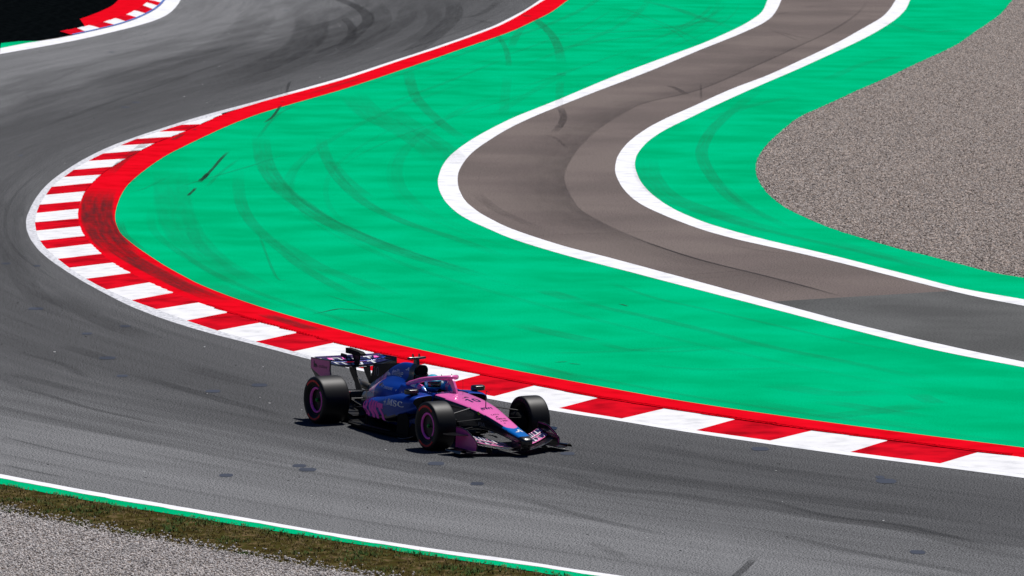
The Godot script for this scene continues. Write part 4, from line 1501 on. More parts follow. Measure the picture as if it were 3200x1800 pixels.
func wheel_shapes(r: float, h: float) -> Dictionary:
	var d := {}
	var p := []
	for q in [[-0.80, 0.226], [-0.90, 0.245], [-0.985, 0.272], [-1.0, 0.296], [-0.985, r - 0.032], [-0.94, r - 0.014], [-0.86, r - 0.004], [-0.6, r], [0.0, r + 0.001], [0.6, r], [0.86, r - 0.004], [0.94, r - 0.014], [0.985, r - 0.032], [1.0, 0.296], [0.985, 0.272], [0.90, 0.245], [0.80, 0.226]]:
		p.append(Vector2(q[0] * h, q[1]))
	var fine := []
	for k in (p.size() - 1) * 3 + 1:
		fine.append(spline(p, k / 3.0))
	var rows := []
	for q in fine:
		var row := PackedVector3Array()
		for j in 72:
			var a := TAU * j / 72
			row.append(Vector3(cos(a) * q.y, sin(a) * q.y, q.x))
		rows.append(row)
	d.tyre = skin(rows, true)[0]
	# normals of a ring seen from its middle point the right way round everywhere but inside the bead
	var out := Vector3.BACK
	d.rim = lathe([Vector2(h * 0.80, 0.230), Vector2(h * 0.84, 0.222), Vector2(h * 0.80, 0.205), Vector2(h * 0.66, 0.196), Vector2(h * 0.62, 0.165), Vector2(h * 0.60, 0.10), Vector2(h * 0.66, 0.05), Vector2(h * 0.68, 0.001)], 48, 0.0, TAU, out)
	d.ring = lathe([Vector2(h * 0.70, 0.164), Vector2(h * 0.80, 0.168), Vector2(h * 0.84, 0.178), Vector2(h * 0.84, 0.186), Vector2(h * 0.80, 0.196)], 60, 1.15, 1.15 + TAU * 0.945, out)
	d.nut = lathe([Vector2(h * 0.68, 0.03), Vector2(h * 0.80, 0.026), Vector2(h * 0.82, 0.012), Vector2(h * 0.82, 0.0)], 12, 0.0, TAU, out)
	d.back = lathe([Vector2(-h * 0.80, 0.230), Vector2(-h * 0.70, 0.20), Vector2(-h * 0.55, 0.16), Vector2(-h * 0.5, 0.0)], 36, 0.0, TAU, -out)
	d.stripe = []
	for a in [[0.9, 2.35], [0.9 + PI, 2.35 + PI]]:
		d.stripe.append(lathe([Vector2(h * 0.995 + 0.0025, 0.274), Vector2(h * 1.0 + 0.003, 0.288), Vector2(h * 1.0 + 0.003, 0.303)], 24, a[0], a[1], out))
	return d


func car_wheels(car: Node3D) -> void:
	for k in 4:
		var front := k < 2
		var side := 1.0 if k % 2 == 0 else -1.0
		var r := 0.3525 if front else 0.355
		var h := 0.165 if front else 0.225
		var s := wheel_shapes(r, h)
		var w := group(car, "wheel", Vector3(0.0 if front else -3.48, r, side * (0.95 - h)), 0.0 if side > 0.0 else PI)
		put(w, "rim", s.rim, mats.rim)
		put(w, "rim_ring", s.ring, mats.rim_pink).rotation.z = 0.0 if not front else -1.9
		put(w, "wheel_nut", s.nut, mats.nut)
		put(w, "brake_drum", s.back, mats.matt_black)
		var t := put(w, "tyre", s.tyre, mats.tyre)
		for q in s.stripe:
			put(t, "red_stripe", q, mats.tyre_red)


# a wing element: for each place across, leading and trailing edge; cambered, with thickness
func blade_rows(places: Array, thick: float, camber: float) -> Array:
	var rows := []
	for p in places:
		var le: Vector3 = p[0]
		var te: Vector3 = p[1]
		var c := te - le
		var n := Vector3(c.y, -c.x, 0.0).normalized()
		if n.y < 0.0:
			n = -n
		var row := PackedVector3Array()
		for k in 20:
			var a := TAU * k / 20
			var u := 0.5 - 0.5 * cos(a)
			var t := thick * sin(a) * (1.0 - 0.75 * u) + 0.0015 * signf(sin(a)) * u
			row.append(le + c * u + n * (t - camber * c.length() * 4.0 * u * (1.0 - u)))
		rows.append(row)
	return rows


func front_lead(z: float) -> Vector3:
	var a := absf(z)
	return Vector3(1.245 - 0.30 * a - 0.28 * a * a, 0.080 + 0.02 * a + 0.20 * a * a, z)


func front_wing(car: Node3D) -> void:
	var wing := group(car, "front_wing")
	var zs := []
	for k in 29:
		zs.append(lerpf(-0.675, 0.675, k / 28.0))
	var main := []
	for z in zs:
		var le := front_lead(z)
		main.append([le, le + Vector3(-0.20, 0.006 + 0.01 * absf(z), 0)])
	put(wing, "main_plane", skin(blade_rows(main, 0.013, 0.02), true, 1, no_sort, Vector3.UP, 0, 0)[0], mats.black)
	for side in [1.0, -1.0]:
		for f in 2:
			var places := []
			for k in 15:
				var z: float = side * lerpf(0.10, 0.672, k / 14.0)
				places.append(flap_edges(f, z))
			var flap := put(wing, "flap", skin(blade_rows(places, 0.008, 0.03), true, 1, no_sort, Vector3.UP, 0, 0)[0], mats.pink)
			var place := func(u: float, v: float) -> Vector3:
				var e := flap_edges(f, -u)
				var c: Vector3 = e[1] - e[0]
				var n := Vector3(c.y, -c.x, 0.0).normalized()
				if n.y < 0.0:
					n = -n
				return e[0] + c * v + n * (0.007 - 0.03 * c.length() * 4.0 * v * (1.0 - v) + 0.006 * sin(PI * v))
			# broad navy letters with a white edge run over both flaps
			var at := Rect2(-0.645 if side > 0.0 else 0.16, 0.08 if f == 1 else 0.10, 0.485, 0.80)
			var lift := func(u: float, v: float) -> Vector3: return place.call(u, v) + Vector3(0, 0.003, 0)
			for poly in (BLOCK_EDGE_TOP if f == 1 else BLOCK_EDGE_LOW):
				put(flap, "white_edging", laid(outlines([poly]), at, place, Vector3.UP, 0.0, 0.04, true), mats.white_print)
			var inset := Rect2(at.position + Vector2(0.014, 0.10 if f == 1 else 0.0), at.size - Vector2(0.028, 0.10))
			for poly in (BLOCK_LETTERS_TOP if f == 1 else BLOCK_LETTERS_LOW):
				put(flap, "letter_stroke", laid(outlines([poly]), inset, lift, Vector3.UP, 0.0, 0.04, true), mats.navy_print)
		var ep := PackedVector2Array([Vector2(0.42, 0.085), Vector2(0.95, 0.075), Vector2(1.03, 0.10), Vector2(1.025, 0.225), Vector2(0.79, 0.335), Vector2(0.70, 0.362), Vector2(0.58, 0.374), Vector2(0.44, 0.374)])
		var end := put(wing, "endplate", plate(ep, 0.014, Transform3D(Basis(Vector3.UP, 0.0), Vector3(0, 0, 0.682 * side))), mats.deep_pink)
		put(end, "inner_panel", plate(PackedVector2Array([Vector2(0.44, 0.09), Vector2(0.94, 0.08), Vector2(1.02, 0.105), Vector2(1.015, 0.22), Vector2(0.72, 0.35), Vector2(0.45, 0.365)]), 0.004, Transform3D(Basis.IDENTITY, Vector3(0, 0, 0.672 * side))), mats.black)
		put(end, "edge_strip", tube([Vector3(0.44, 0.376, 0.682 * side), Vector3(0.58, 0.376, 0.682 * side), Vector3(0.70, 0.363, 0.682 * side), Vector3(0.79, 0.336, 0.682 * side), Vector3(1.03, 0.224, 0.682 * side), Vector3(1.035, 0.10, 0.682 * side)], [0.009, 0.009, 0.009, 0.009, 0.009, 0.009], 6), mats.black)
		put(end, "vane", plate(PackedVector2Array([Vector2(0.42, 0.0), Vector2(0.80, 0.0), Vector2(0.78, 0.10), Vector2(0.60, 0.22), Vector2(0.46, 0.23)]), 0.01, Transform3D(Basis(Vector3.RIGHT, PI / 2 * side), Vector3(0, 0.292, 0.689 * side))), mats.black)
		# foot plate with its rolled outer edge
		var foot := put(wing, "foot_plate", plate(PackedVector2Array([Vector2(0.45, 0.0), Vector2(1.02, 0.0), Vector2(1.04, 0.10), Vector2(0.98, 0.17), Vector2(0.50, 0.17)]), 0.012, Transform3D(Basis(Vector3.RIGHT, PI / 2 * side), Vector3(0, 0.066, 0.683 * side))), mats.carbon)
		var arch := []
		for i in 7:
			var row := PackedVector3Array()
			var x := lerpf(0.50, 0.99, i / 6.0)
			var rad := lerpf(0.022, 0.055, i / 6.0)
			for j in 9:
				var a := PI * j / 8.0
				row.append(Vector3(x, 0.055 + sin(a) * rad, side * (0.875 + cos(a) * rad)))
			arch.append(row)
		put(foot, "rolled_edge", skin(arch, false)[0], mats.black)
		put(wing, "strake", plate(PackedVector2Array([Vector2(0.95, 0.05), Vector2(1.10, 0.045), Vector2(1.12, 0.10), Vector2(0.97, 0.14)]), 0.008, Transform3D(Basis.IDENTITY, Vector3(-0.03, 0, 0.46 * side))), mats.carbon)
		put(wing, "pylon", plate(PackedVector2Array([Vector2(0.98, 0.10), Vector2(1.24, 0.085), Vector2(1.27, 0.20), Vector2(1.0, 0.24)]), 0.016, Transform3D(Basis.IDENTITY, Vector3(0, 0, 0.075 * side))), mats.black)


func flap_edges(f: int, z: float) -> Array:
	var a := absf(z)
	var le := front_lead(z)
	var te := le + Vector3(-0.20, 0.006 + 0.01 * a, 0)
	var up := smoothstep(0.08, 0.42, a)
	if f == 0:
		var p := te + Vector3(0.012, 0.020, 0)
		return [p, p + Vector3(-0.15, 0.012 + 0.014 * up, 0)]
	var q := te + Vector3(-0.132, 0.044 + 0.014 * up, 0)
	return [q, q + Vector3(-0.13, 0.016 + 0.022 * up, 0)]


func rear_wing(car: Node3D) -> void:
	var wing := group(car, "rear_wing")
	var main := []
	var flap1 := []
	var flap2 := []
	for k in 25:
		var z := lerpf(-0.557, 0.557, k / 24.0)
		var m := 1.0 - pow(absf(z) / 0.557, 2.2)
		var le := Vector3(-3.70 - 0.06 * m, 0.862 - 0.085 * m, z)
		var te := Vector3(-3.98, 0.868 - 0.045 * m, z)
		main.append([le, te])
		var l1 := te + Vector3(0.015, 0.018, 0)
		var t1 := Vector3(-4.10, 0.896 - 0.012 * m, z)
		flap1.append([l1, t1])
		flap2.append([t1 + Vector3(0.01, 0.010, 0), Vector3(-4.20, 0.918, z)])
	put(wing, "main_plane", skin(blade_rows(main, 0.014, 0.03), true, 1, no_sort, Vector3.UP, 0, 0)[0], mats.black)
	var fl := put(wing, "flap", skin(blade_rows(flap1, 0.008, 0.03), true, 1, no_sort, Vector3.UP, 0, 0)[0], mats.blue)
	put(wing, "flap", skin(blade_rows(flap2, 0.006, 0.02), true, 1, no_sort, Vector3.UP, 0, 0)[0], mats.wing_purple)
	# letters over the main plane and flap
	for q in [[main, 0.30, 0.98, 0.009, "W", BLOCK_LETTERS_LOW], [flap1, 0.05, 0.95, 0.007, "T", BLOCK_LETTERS_TOP]]:
		var rows: Array = q[0]
		var on := func(u: float, v: float) -> Vector3:
			var t := (u + 0.557) / 1.114 * 24.0
			var i := clampi(int(t), 0, 23)
			var le: Vector3 = rows[i][0].lerp(rows[i + 1][0], t - i)
			var te: Vector3 = rows[i][1].lerp(rows[i + 1][1], t - i)
			var c := te - le
			return le + c * v + Vector3(0, q[3] + 0.004 - 0.03 * c.length() * 4.0 * v * (1.0 - v) + 0.010 * (1.0 - v), 0)
		var backing := outlines([[0, 0, 1, 0, 1, 1, 0, 1]])
		var flipped := func(u: float, v: float) -> Vector3: return on.call(-u, v)
		put(fl, "blue_field", laid(backing, Rect2(-0.5, q[1], 1.0, q[2] - q[1]), flipped, Vector3.UP, 0.0, 0.05), mats.navy_print)
		var higher := func(u: float, v: float) -> Vector3: return on.call(-u, v) + Vector3(0, 0.003, 0)
		for poly in WING_STROKES:
			put(fl, "white_stroke", laid(outlines([poly]), Rect2(-0.36, q[1], 0.72, q[2] - q[1]), higher, Vector3.UP, 0.0, 0.05, true), mats.white_print)
		for poly in WING_PINK.slice(0, 3 if q[4] == "T" else 0):
			put(fl, "pink_stroke", laid(outlines([poly]), Rect2(-0.40, q[1], 0.84, q[2] - q[1]), higher, Vector3.UP, 0.0, 0.05, true), mats.pink_print)
	for side in [1.0, -1.0]:
		var ep := PackedVector2Array([Vector2(-4.285, 0.905), Vector2(-3.66, 0.918), Vector2(-3.655, 0.84), Vector2(-3.668, 0.77), Vector2(-3.64, 0.70), Vector2(-3.57, 0.62), Vector2(-3.60, 0.58), Vector2(-4.02, 0.575), Vector2(-4.14, 0.63), Vector2(-4.285, 0.745)])
		var end := put(wing, "endplate", plate(ep, 0.016, Transform3D(Basis.IDENTITY, Vector3(0, 0, 0.565 * side))), mats.black)
		put(end, "pink_panel", plate(PackedVector2Array([Vector2(-4.268, 0.892), Vector2(-3.676, 0.904), Vector2(-3.672, 0.84), Vector2(-3.685, 0.77), Vector2(-3.655, 0.70), Vector2(-3.59, 0.62), Vector2(-3.85, 0.61), Vector2(-4.268, 0.748)]), 0.006, Transform3D(Basis.IDENTITY, Vector3(0, 0, 0.573 * side))), mats.deep_pink)
		put(wing, "pylon", plate(PackedVector2Array([Vector2(-3.91, 0.80), Vector2(-3.69, 0.80), Vector2(-3.66, 0.69), Vector2(-3.55, 0.56), Vector2(-3.49, 0.46), Vector2(-3.66, 0.44), Vector2(-3.71, 0.56), Vector2(-3.84, 0.69)]), 0.016, Transform3D(Basis.IDENTITY, Vector3(0, 0, 0.12 * side))), mats.carbon)
	# the actuator over the middle
	var pod := put(wing, "actuator", plate(PackedVector2Array([Vector2(-4.16, 0.955), Vector2(-3.72, 0.95), Vector2(-3.665, 0.965), Vector2(-3.665, 0.985), Vector2(-3.74, 1.012), Vector2(-4.0, 1.03), Vector2(-4.16, 1.035)]), 0.085), mats.matt_black)
	put(pod, "strut", plate(PackedVector2Array([Vector2(-3.92, 0.80), Vector2(-3.82, 0.80), Vector2(-3.78, 0.96), Vector2(-4.0, 0.96)]), 0.03), mats.carbon)
	put(wing, "hinge", plate(PackedVector2Array([Vector2(-4.22, 0.91), Vector2(-4.05, 0.90), Vector2(-4.05, 0.945), Vector2(-4.20, 0.95)]), 0.02, Transform3D(Basis.IDENTITY, Vector3(0, 0, 0.09))), mats.carbon)


func arm(car: Node3D, called: String, a: Vector3, b: Vector3, r := 0.02, mat := "carbon") -> void:
	put(car, called, tube([a, (a + b) / 2.0, b], [r, r * 0.9, r], 10, 0.45, 2), mats[mat])


func car_fittings(car: Node3D, _skins: Dictionary) -> void:
	for side in [1.0, -1.0]:
		var s := Vector3(1, 1, side)
		arm(car, "wishbone", Vector3(-0.02, 0.575, 0.19) * s, Vector3(0.06, 0.49, 0.66) * s, 0.022)
		arm(car, "wishbone", Vector3(-0.52, 0.56, 0.25) * s, Vector3(-0.02, 0.48, 0.66) * s, 0.02)
		arm(car, "wishbone", Vector3(0.22, 0.34, 0.17) * s, Vector3(0.06, 0.235, 0.66) * s, 0.022)
		arm(car, "wishbone", Vector3(-0.45, 0.24, 0.25) * s, Vector3(-0.03, 0.225, 0.66) * s, 0.02)
		arm(car, "track_rod", Vector3(0.30, 0.45, 0.165) * s, Vector3(0.15, 0.40, 0.66) * s, 0.014)
		arm(car, "wishbone", Vector3(-3.12, 0.50, 0.18) * s, Vector3(-3.45, 0.50, 0.56) * s, 0.018)
		arm(car, "wishbone", Vector3(-3.62, 0.45, 0.10) * s, Vector3(-3.50, 0.49, 0.56) * s, 0.018)
		arm(car, "wishbone", Vector3(-2.95, 0.27, 0.24) * s, Vector3(-3.44, 0.24, 0.56) * s, 0.018)
		arm(car, "wishbone", Vector3(-3.62, 0.22, 0.10) * s, Vector3(-3.52, 0.23, 0.56) * s, 0.018)
		arm(car, "drive_shaft", Vector3(-3.40, 0.35, 0.10) * s, Vector3(-3.48, 0.355, 0.56) * s, 0.026)
		arm(car, "pull_rod", Vector3(-3.2, 0.22, 0.20) * s, Vector3(-3.46, 0.47, 0.54) * s, 0.012)
		# brake duct scoops
		put(car, "brake_duct", tube([Vector3(0.20, 0.36, 0.56 * side), Vector3(0.08, 0.36, 0.58 * side), Vector3(-0.12, 0.36, 0.60 * side)], [0.06, 0.10, 0.09], 12, 1.4), mats.matt_black)
		put(car, "brake_duct", tube([Vector3(-3.28, 0.37, 0.46 * side), Vector3(-3.40, 0.37, 0.48 * side), Vector3(-3.56, 0.37, 0.50 * side)], [0.06, 0.10, 0.09], 12, 1.4), mats.matt_black)
		# mirrors on their stalks
		var m := group(car, "mirror", Vector3(-1.14, 0.712, 0.56 * side))
		var ring := []
		for i in 6:
			var x: float = [0.075, 0.065, 0.04, 0.0, -0.03, -0.035][i]
			var g: float = [0.62, 0.82, 0.94, 1.0, 1.0, 0.96][i]
			var row := PackedVector3Array()
			for j in 24:
				var a := TAU * j / 24
				row.append(Vector3(x, signf(sin(a)) * pow(absf(sin(a)), 0.4) * 0.043 * g, signf(cos(a)) * pow(absf(cos(a)), 0.35) * 0.105 * g))
			ring.append(row)
		put(m, "housing", skin(ring, true, 1, no_sort, Vector3.UP, 0, 0)[0], mats.black)
		put(m, "stalk", tube([Vector3(-0.01, -0.035, -0.06 * side), Vector3(0.05, -0.045, -0.16 * side), Vector3(0.12, -0.045, -0.26 * side)], [0.014, 0.012, 0.014], 8, 0.5), mats.black)
		put(m, "stalk", plate(PackedVector2Array([Vector2(-0.03, -0.03), Vector2(0.04, -0.03), Vector2(0.06, -0.12), Vector2(-0.02, -0.12)]), 0.012, Transform3D(Basis(Vector3.UP, 0.2 * side), Vector3(0.0, 0.0, -0.03 * side))), mats.black)
		# padded head surround
		var pad := put(car, "head_surround", tube([Vector3(-1.80, 0.70, 0.235 * side), Vector3(-1.62, 0.715, 0.235 * side), Vector3(-1.42, 0.70, 0.232 * side), Vector3(-1.28, 0.655, 0.228 * side)], [0.045, 0.05, 0.047, 0.02], 12, 1.35, 4), mats.pad_blue)
		put(pad, "white_panel", tube([Vector3(-1.66, 0.718, 0.237 * side), Vector3(-1.60, 0.718, 0.237 * side), Vector3(-1.54, 0.714, 0.236 * side)], [0.0515, 0.0525, 0.0515], 12, 1.36, 4), mats.white_print)
		put(pad, "pink_panel", tube([Vector3(-1.48, 0.709, 0.2345 * side), Vector3(-1.44, 0.704, 0.2335 * side), Vector3(-1.39, 0.696, 0.2325 * side)], [0.050, 0.0505, 0.048], 12, 1.36, 4), mats.pink)
	# halo
	var bend := [Vector3(-1.80, 0.735, 0.262), Vector3(-1.72, 0.762, 0.26), Vector3(-1.60, 0.79, 0.262), Vector3(-1.40, 0.843, 0.252), Vector3(-1.18, 0.884, 0.205), Vector3(-1.0, 0.906, 0.115), Vector3(-0.93, 0.912, 0.0)]
	for k in range(5, -1, -1):
		bend.append(bend[k] * Vector3(1, 1, -1))
	var thick := [0.03, 0.037, 0.038, 0.037, 0.036, 0.037, 0.039, 0.037, 0.036, 0.037, 0.038, 0.037, 0.03]
	var halo := put(car, "halo", tube(bend, thick, 14, 0.95, 6), mats.pink)
	put(halo, "pillar", plate(PackedVector2Array([Vector2(-0.745, 0.665), Vector2(-0.86, 0.665), Vector2(-0.885, 0.74), Vector2(-0.95, 0.81), Vector2(-1.05, 0.855), Vector2(-1.12, 0.875), Vector2(-1.0, 0.93), Vector2(-0.93, 0.93), Vector2(-0.86, 0.87), Vector2(-0.80, 0.78)]), 0.032), mats.pink)
	for z in [-0.06, 0.11]:
		put(halo, "winglet", plate(PackedVector2Array([Vector2(-1.08, 0.90), Vector2(-0.99, 0.90), Vector2(-1.06, 0.95)]), 0.005, Transform3D(Basis.IDENTITY, Vector3(0.02, 0.01, z))), mats.black)
	# camera pod over the intake
	var pod := group(car, "camera_pod", Vector3(-2.0, 1.093, 0))
	put(pod, "crossbar", tube([Vector3(0, 0, 0.155), Vector3(0, 0.002, 0.13), Vector3(0.01, 0, 0.0), Vector3(0, 0.002, -0.13), Vector3(0, 0, -0.155)], [0.014, 0.023, 0.024, 0.023, 0.014], 12, 0.85, 4), mats.black)
	put(pod, "stem", plate(PackedVector2Array([Vector2(-0.06, -0.10), Vector2(0.05, -0.10), Vector2(0.035, 0.0), Vector2(-0.04, 0.0)]), 0.05), mats.black)
	for z in [-0.045, 0.06]:
		put(pod, "aerial", plate(PackedVector2Array([Vector2(-0.03, 0.0), Vector2(0.025, 0.0), Vector2(0.0, 0.055), Vector2(-0.02, 0.055)]), 0.012, Transform3D(Basis.IDENTITY, Vector3(0, 0.01, z))), mats.black)
	var pitot := put(car, "pitot_tube", tube([Vector3(0.085, 0.58, 0), Vector3(0.09, 0.70, 0), Vector3(0.10, 0.825, 0)], [0.008, 0.006, 0.005], 8), mats.black)
	put(pitot, "probe", tube([Vector3(0.10, 0.824, 0), Vector3(0.14, 0.818, 0), Vector3(0.19, 0.808, 0)], [0.004, 0.004, 0.003], 6), mats.black)
	put(car, "whip_aerial", tube([Vector3(-0.70, 0.68, -0.06), Vector3(-0.70, 0.79, -0.06), Vector3(-0.70, 0.91, -0.06)], [0.0025, 0.0025, 0.002], 6), mats.black)
	# gearbox, exhaust and rear light
	var gear := []
	for s in [[-3.45, 0.11, 0.17, 0.47], [-3.7, 0.09, 0.24, 0.42], [-4.0, 0.06, 0.28, 0.38], [-4.12, 0.045, 0.30, 0.36]]:
		var row := PackedVector3Array()
		for j in 20:
			var a := TAU * j / 20
			row.append(Vector3(s[0], (s[2] + s[3]) / 2.0 + sin(a) * (s[3] - s[2]) / 2.0, cos(a) * s[1]))
		gear.append(row)
	var box := put(car, "gearbox", skin(gear, true, 1, no_sort, Vector3.UP, 0, 0)[0], mats.matt_black)
	put(box, "exhaust", tube([Vector3(-3.45, 0.50, 0), Vector3(-3.6, 0.515, 0), Vector3(-3.82, 0.53, 0)], [0.05, 0.058, 0.06], 14), mats.metal)
	put(box, "rear_light", plate(PackedVector2Array([Vector2(-0.035, 0.30), Vector2(0.035, 0.30), Vector2(0.035, 0.36), Vector2(-0.035, 0.36)]), 0.02, Transform3D(Basis(Vector3.UP, PI / 2), Vector3(-4.13, 0, 0))), mats.tyre_red)
	# dashboard and steering wheel
	var wheel := group(car, "steering_wheel", Vector3(-1.10, 0.545, 0))
	wheel.rotation.z = 0.35
	put(wheel, "grip", tube([Vector3(0, 0.045, 0.10), Vector3(0, 0.0, 0.135), Vector3(0, -0.06, 0.12)], [0.014, 0.017, 0.014], 10), mats.matt_black)
	put(wheel, "grip", tube([Vector3(0, 0.045, -0.10), Vector3(0, 0.0, -0.135), Vector3(0, -0.06, -0.12)], [0.014, 0.017, 0.014], 10), mats.matt_black)
	put(wheel, "face", plate(PackedVector2Array([Vector2(-0.11, 0.05), Vector2(0.11, 0.05), Vector2(0.12, -0.02), Vector2(0.08, -0.07), Vector2(-0.08, -0.07), Vector2(-0.12, -0.02)]), 0.03, Transform3D(Basis(Vector3.UP, PI / 2), Vector3.ZERO)), mats.carbon)
	# a small round sticker and lamp on the flank of the nose
	put(car, "side_button", lathe([Vector2(0.0, 0.026), Vector2(0.004, 0.024), Vector2(0.006, 0.0)], 16, 0.0, TAU, Vector3.BACK), plain(Color8(150, 190, 30), 0.4)).position = Vector3(0.22, 0.525, 0.196)


# flat designs, each a list of outlines (x, y, ...), later fitted to a box
const BLOCK_EDGE_TOP := [[0, 0, 0.30, 0, 0.26, 0.9, 0.02, 0.9], [0.34, 0, 0.66, 0, 0.64, 1.0, 0.30, 1.0], [0.70, 0, 1, 0, 0.98, 0.9, 0.68, 0.9]]
const BLOCK_EDGE_LOW := [[0, 0, 0.30, 0.0, 0.30, 1, 0, 1], [0.34, 0.3, 0.48, 0.0, 0.52, 0.0, 0.66, 0.3, 0.66, 1, 0.34, 1], [0.76, 0, 0.94, 0, 1.0, 1, 0.70, 1]]
const BLOCK_LETTERS_TOP := [[0, 0, 0.11, 0, 0.10, 1, 0.02, 1], [0.16, 0, 0.28, 0, 0.25, 1, 0.14, 1], [0.36, 0, 0.44, 0, 0.42, 1, 0.32, 1], [0.48, 0, 0.54, 0, 0.53, 1, 0.46, 1], [0.58, 0, 0.64, 0, 0.63, 1, 0.56, 1], [0.72, 0, 0.80, 0, 0.78, 1, 0.69, 1], [0.86, 0, 1, 0, 0.97, 1, 0.83, 1]]
const BLOCK_LETTERS_LOW := [[0, 0, 0.12, 0, 0.12, 1, 0, 1], [0.16, 0, 0.28, 0.1, 0.28, 1, 0.16, 1], [0.36, 0.4, 0.42, 0.1, 0.48, 0.5, 0.48, 1, 0.36, 1], [0.52, 0.5, 0.58, 0.1, 0.65, 0.4, 0.65, 1, 0.52, 1], [0.80, 0, 0.92, 0, 0.98, 1, 0.74, 1]]
const WING_STROKES := [[0, 0, 0.05, 0, 0.05, 1, 0, 1], [0.05, 0.8, 0.2, 0.9, 0.22, 1.0, 0.05, 1.0], [0.22, 0.2, 0.27, 0.2, 0.22, 0.9, 0.18, 0.9], [0.36, 0, 0.41, 0, 0.47, 0.8, 0.42, 0.8], [0.47, 0.8, 0.53, 0, 0.57, 0, 0.51, 0.9], [0.57, 0, 0.62, 0, 0.68, 0.8, 0.63, 0.8], [0.80, 0.75, 1, 0.75, 1, 1, 0.80, 1], [0.87, 0, 0.92, 0, 0.92, 0.8, 0.87, 0.8]]
const WING_PINK := [[0, 0.3, 0.08, 0.2, 0.10, 0.9, 0, 1], [0.30, 0.5, 0.35, 0.5, 0.38, 1, 0.30, 1], [0.9, 0.1, 1, 0.0, 1, 0.8, 0.95, 0.9]]
const BEAST := [[0.05, 0.52, 0.2, 0.62, 0.62, 0.6, 0.78, 0.5, 0.8, 0.3, 0.1, 0.3], [0.1, 0.56, 0.2, 0.62, 0.30, 0.617, 0.28, 0.9, 0.16, 1.0, 0.0, 0.92, 0.1, 0.86, 0.14, 0.78, 0.02, 0.72], [0.1, 0.3, 0.2, 0.3, 0.16, 0.0, 0.06, 0.0], [0.25, 0.3, 0.34, 0.3, 0.3, 0.04, 0.21, 0.04], [0.39, 0.3, 0.47, 0.3, 0.46, 0.0, 0.37, 0.0], [0.52, 0.3, 0.6, 0.3, 0.62, 0.04, 0.53, 0.04], [0.65, 0.3, 0.73, 0.3, 0.8, 0.0, 0.71, 0.0], [0.8, 0.46, 0.8, 0.32, 1.0, 0.02, 0.96, 0.3]]
const ARROW_A := [[0.30, 0, 0.46, 0, 0.74, 0.72, 0.74, 1, 0.62, 1], [0.74, 1, 0.74, 0.55, 0.80, 0, 0.98, 0, 0.86, 1], [0.57, 0.28, 0.74, 0.28, 0.74, 0.42, 0.625, 0.42], [0, 0.1, 0.30, 0.02, 0.40, 0.29, 0.12, 0.25]]
const HEAVY_B := [[0, 0, 0.4, 0, 0.4, 1, 0, 1], [0.4, 0.84, 0.9, 0.84, 0.8, 1, 0.4, 1], [0.4, 0.42, 0.85, 0.42, 0.85, 0.58, 0.4, 0.58], [0.4, 0, 0.85, 0, 0.95, 0.16, 0.4, 0.16], [0.62, 0.58, 0.88, 0.58, 0.95, 0.7, 0.9, 0.84, 0.62, 0.84], [0.62, 0.16, 0.95, 0.16, 1, 0.3, 0.85, 0.42, 0.62, 0.42]]
const HEAVY_W := [[0, 1, 0.26, 1, 0.30, 0.45, 0.38, 1, 0.62, 1, 0.70, 0.45, 0.74, 1, 1, 1, 0.88, 0, 0.60, 0, 0.5, 0.5, 0.40, 0, 0.12, 0]]
const HEAVY_T := [[0, 0.72, 0, 1, 1, 1, 1, 0.72, 0.68, 0.72, 0.68, 0, 0.32, 0, 0.32, 0.72]]
const STAR := [[0.5, 1, 0.6, 0.6, 1, 0.5, 0.6, 0.4, 0.5, 0, 0.4, 0.4, 0, 0.5, 0.4, 0.6]]


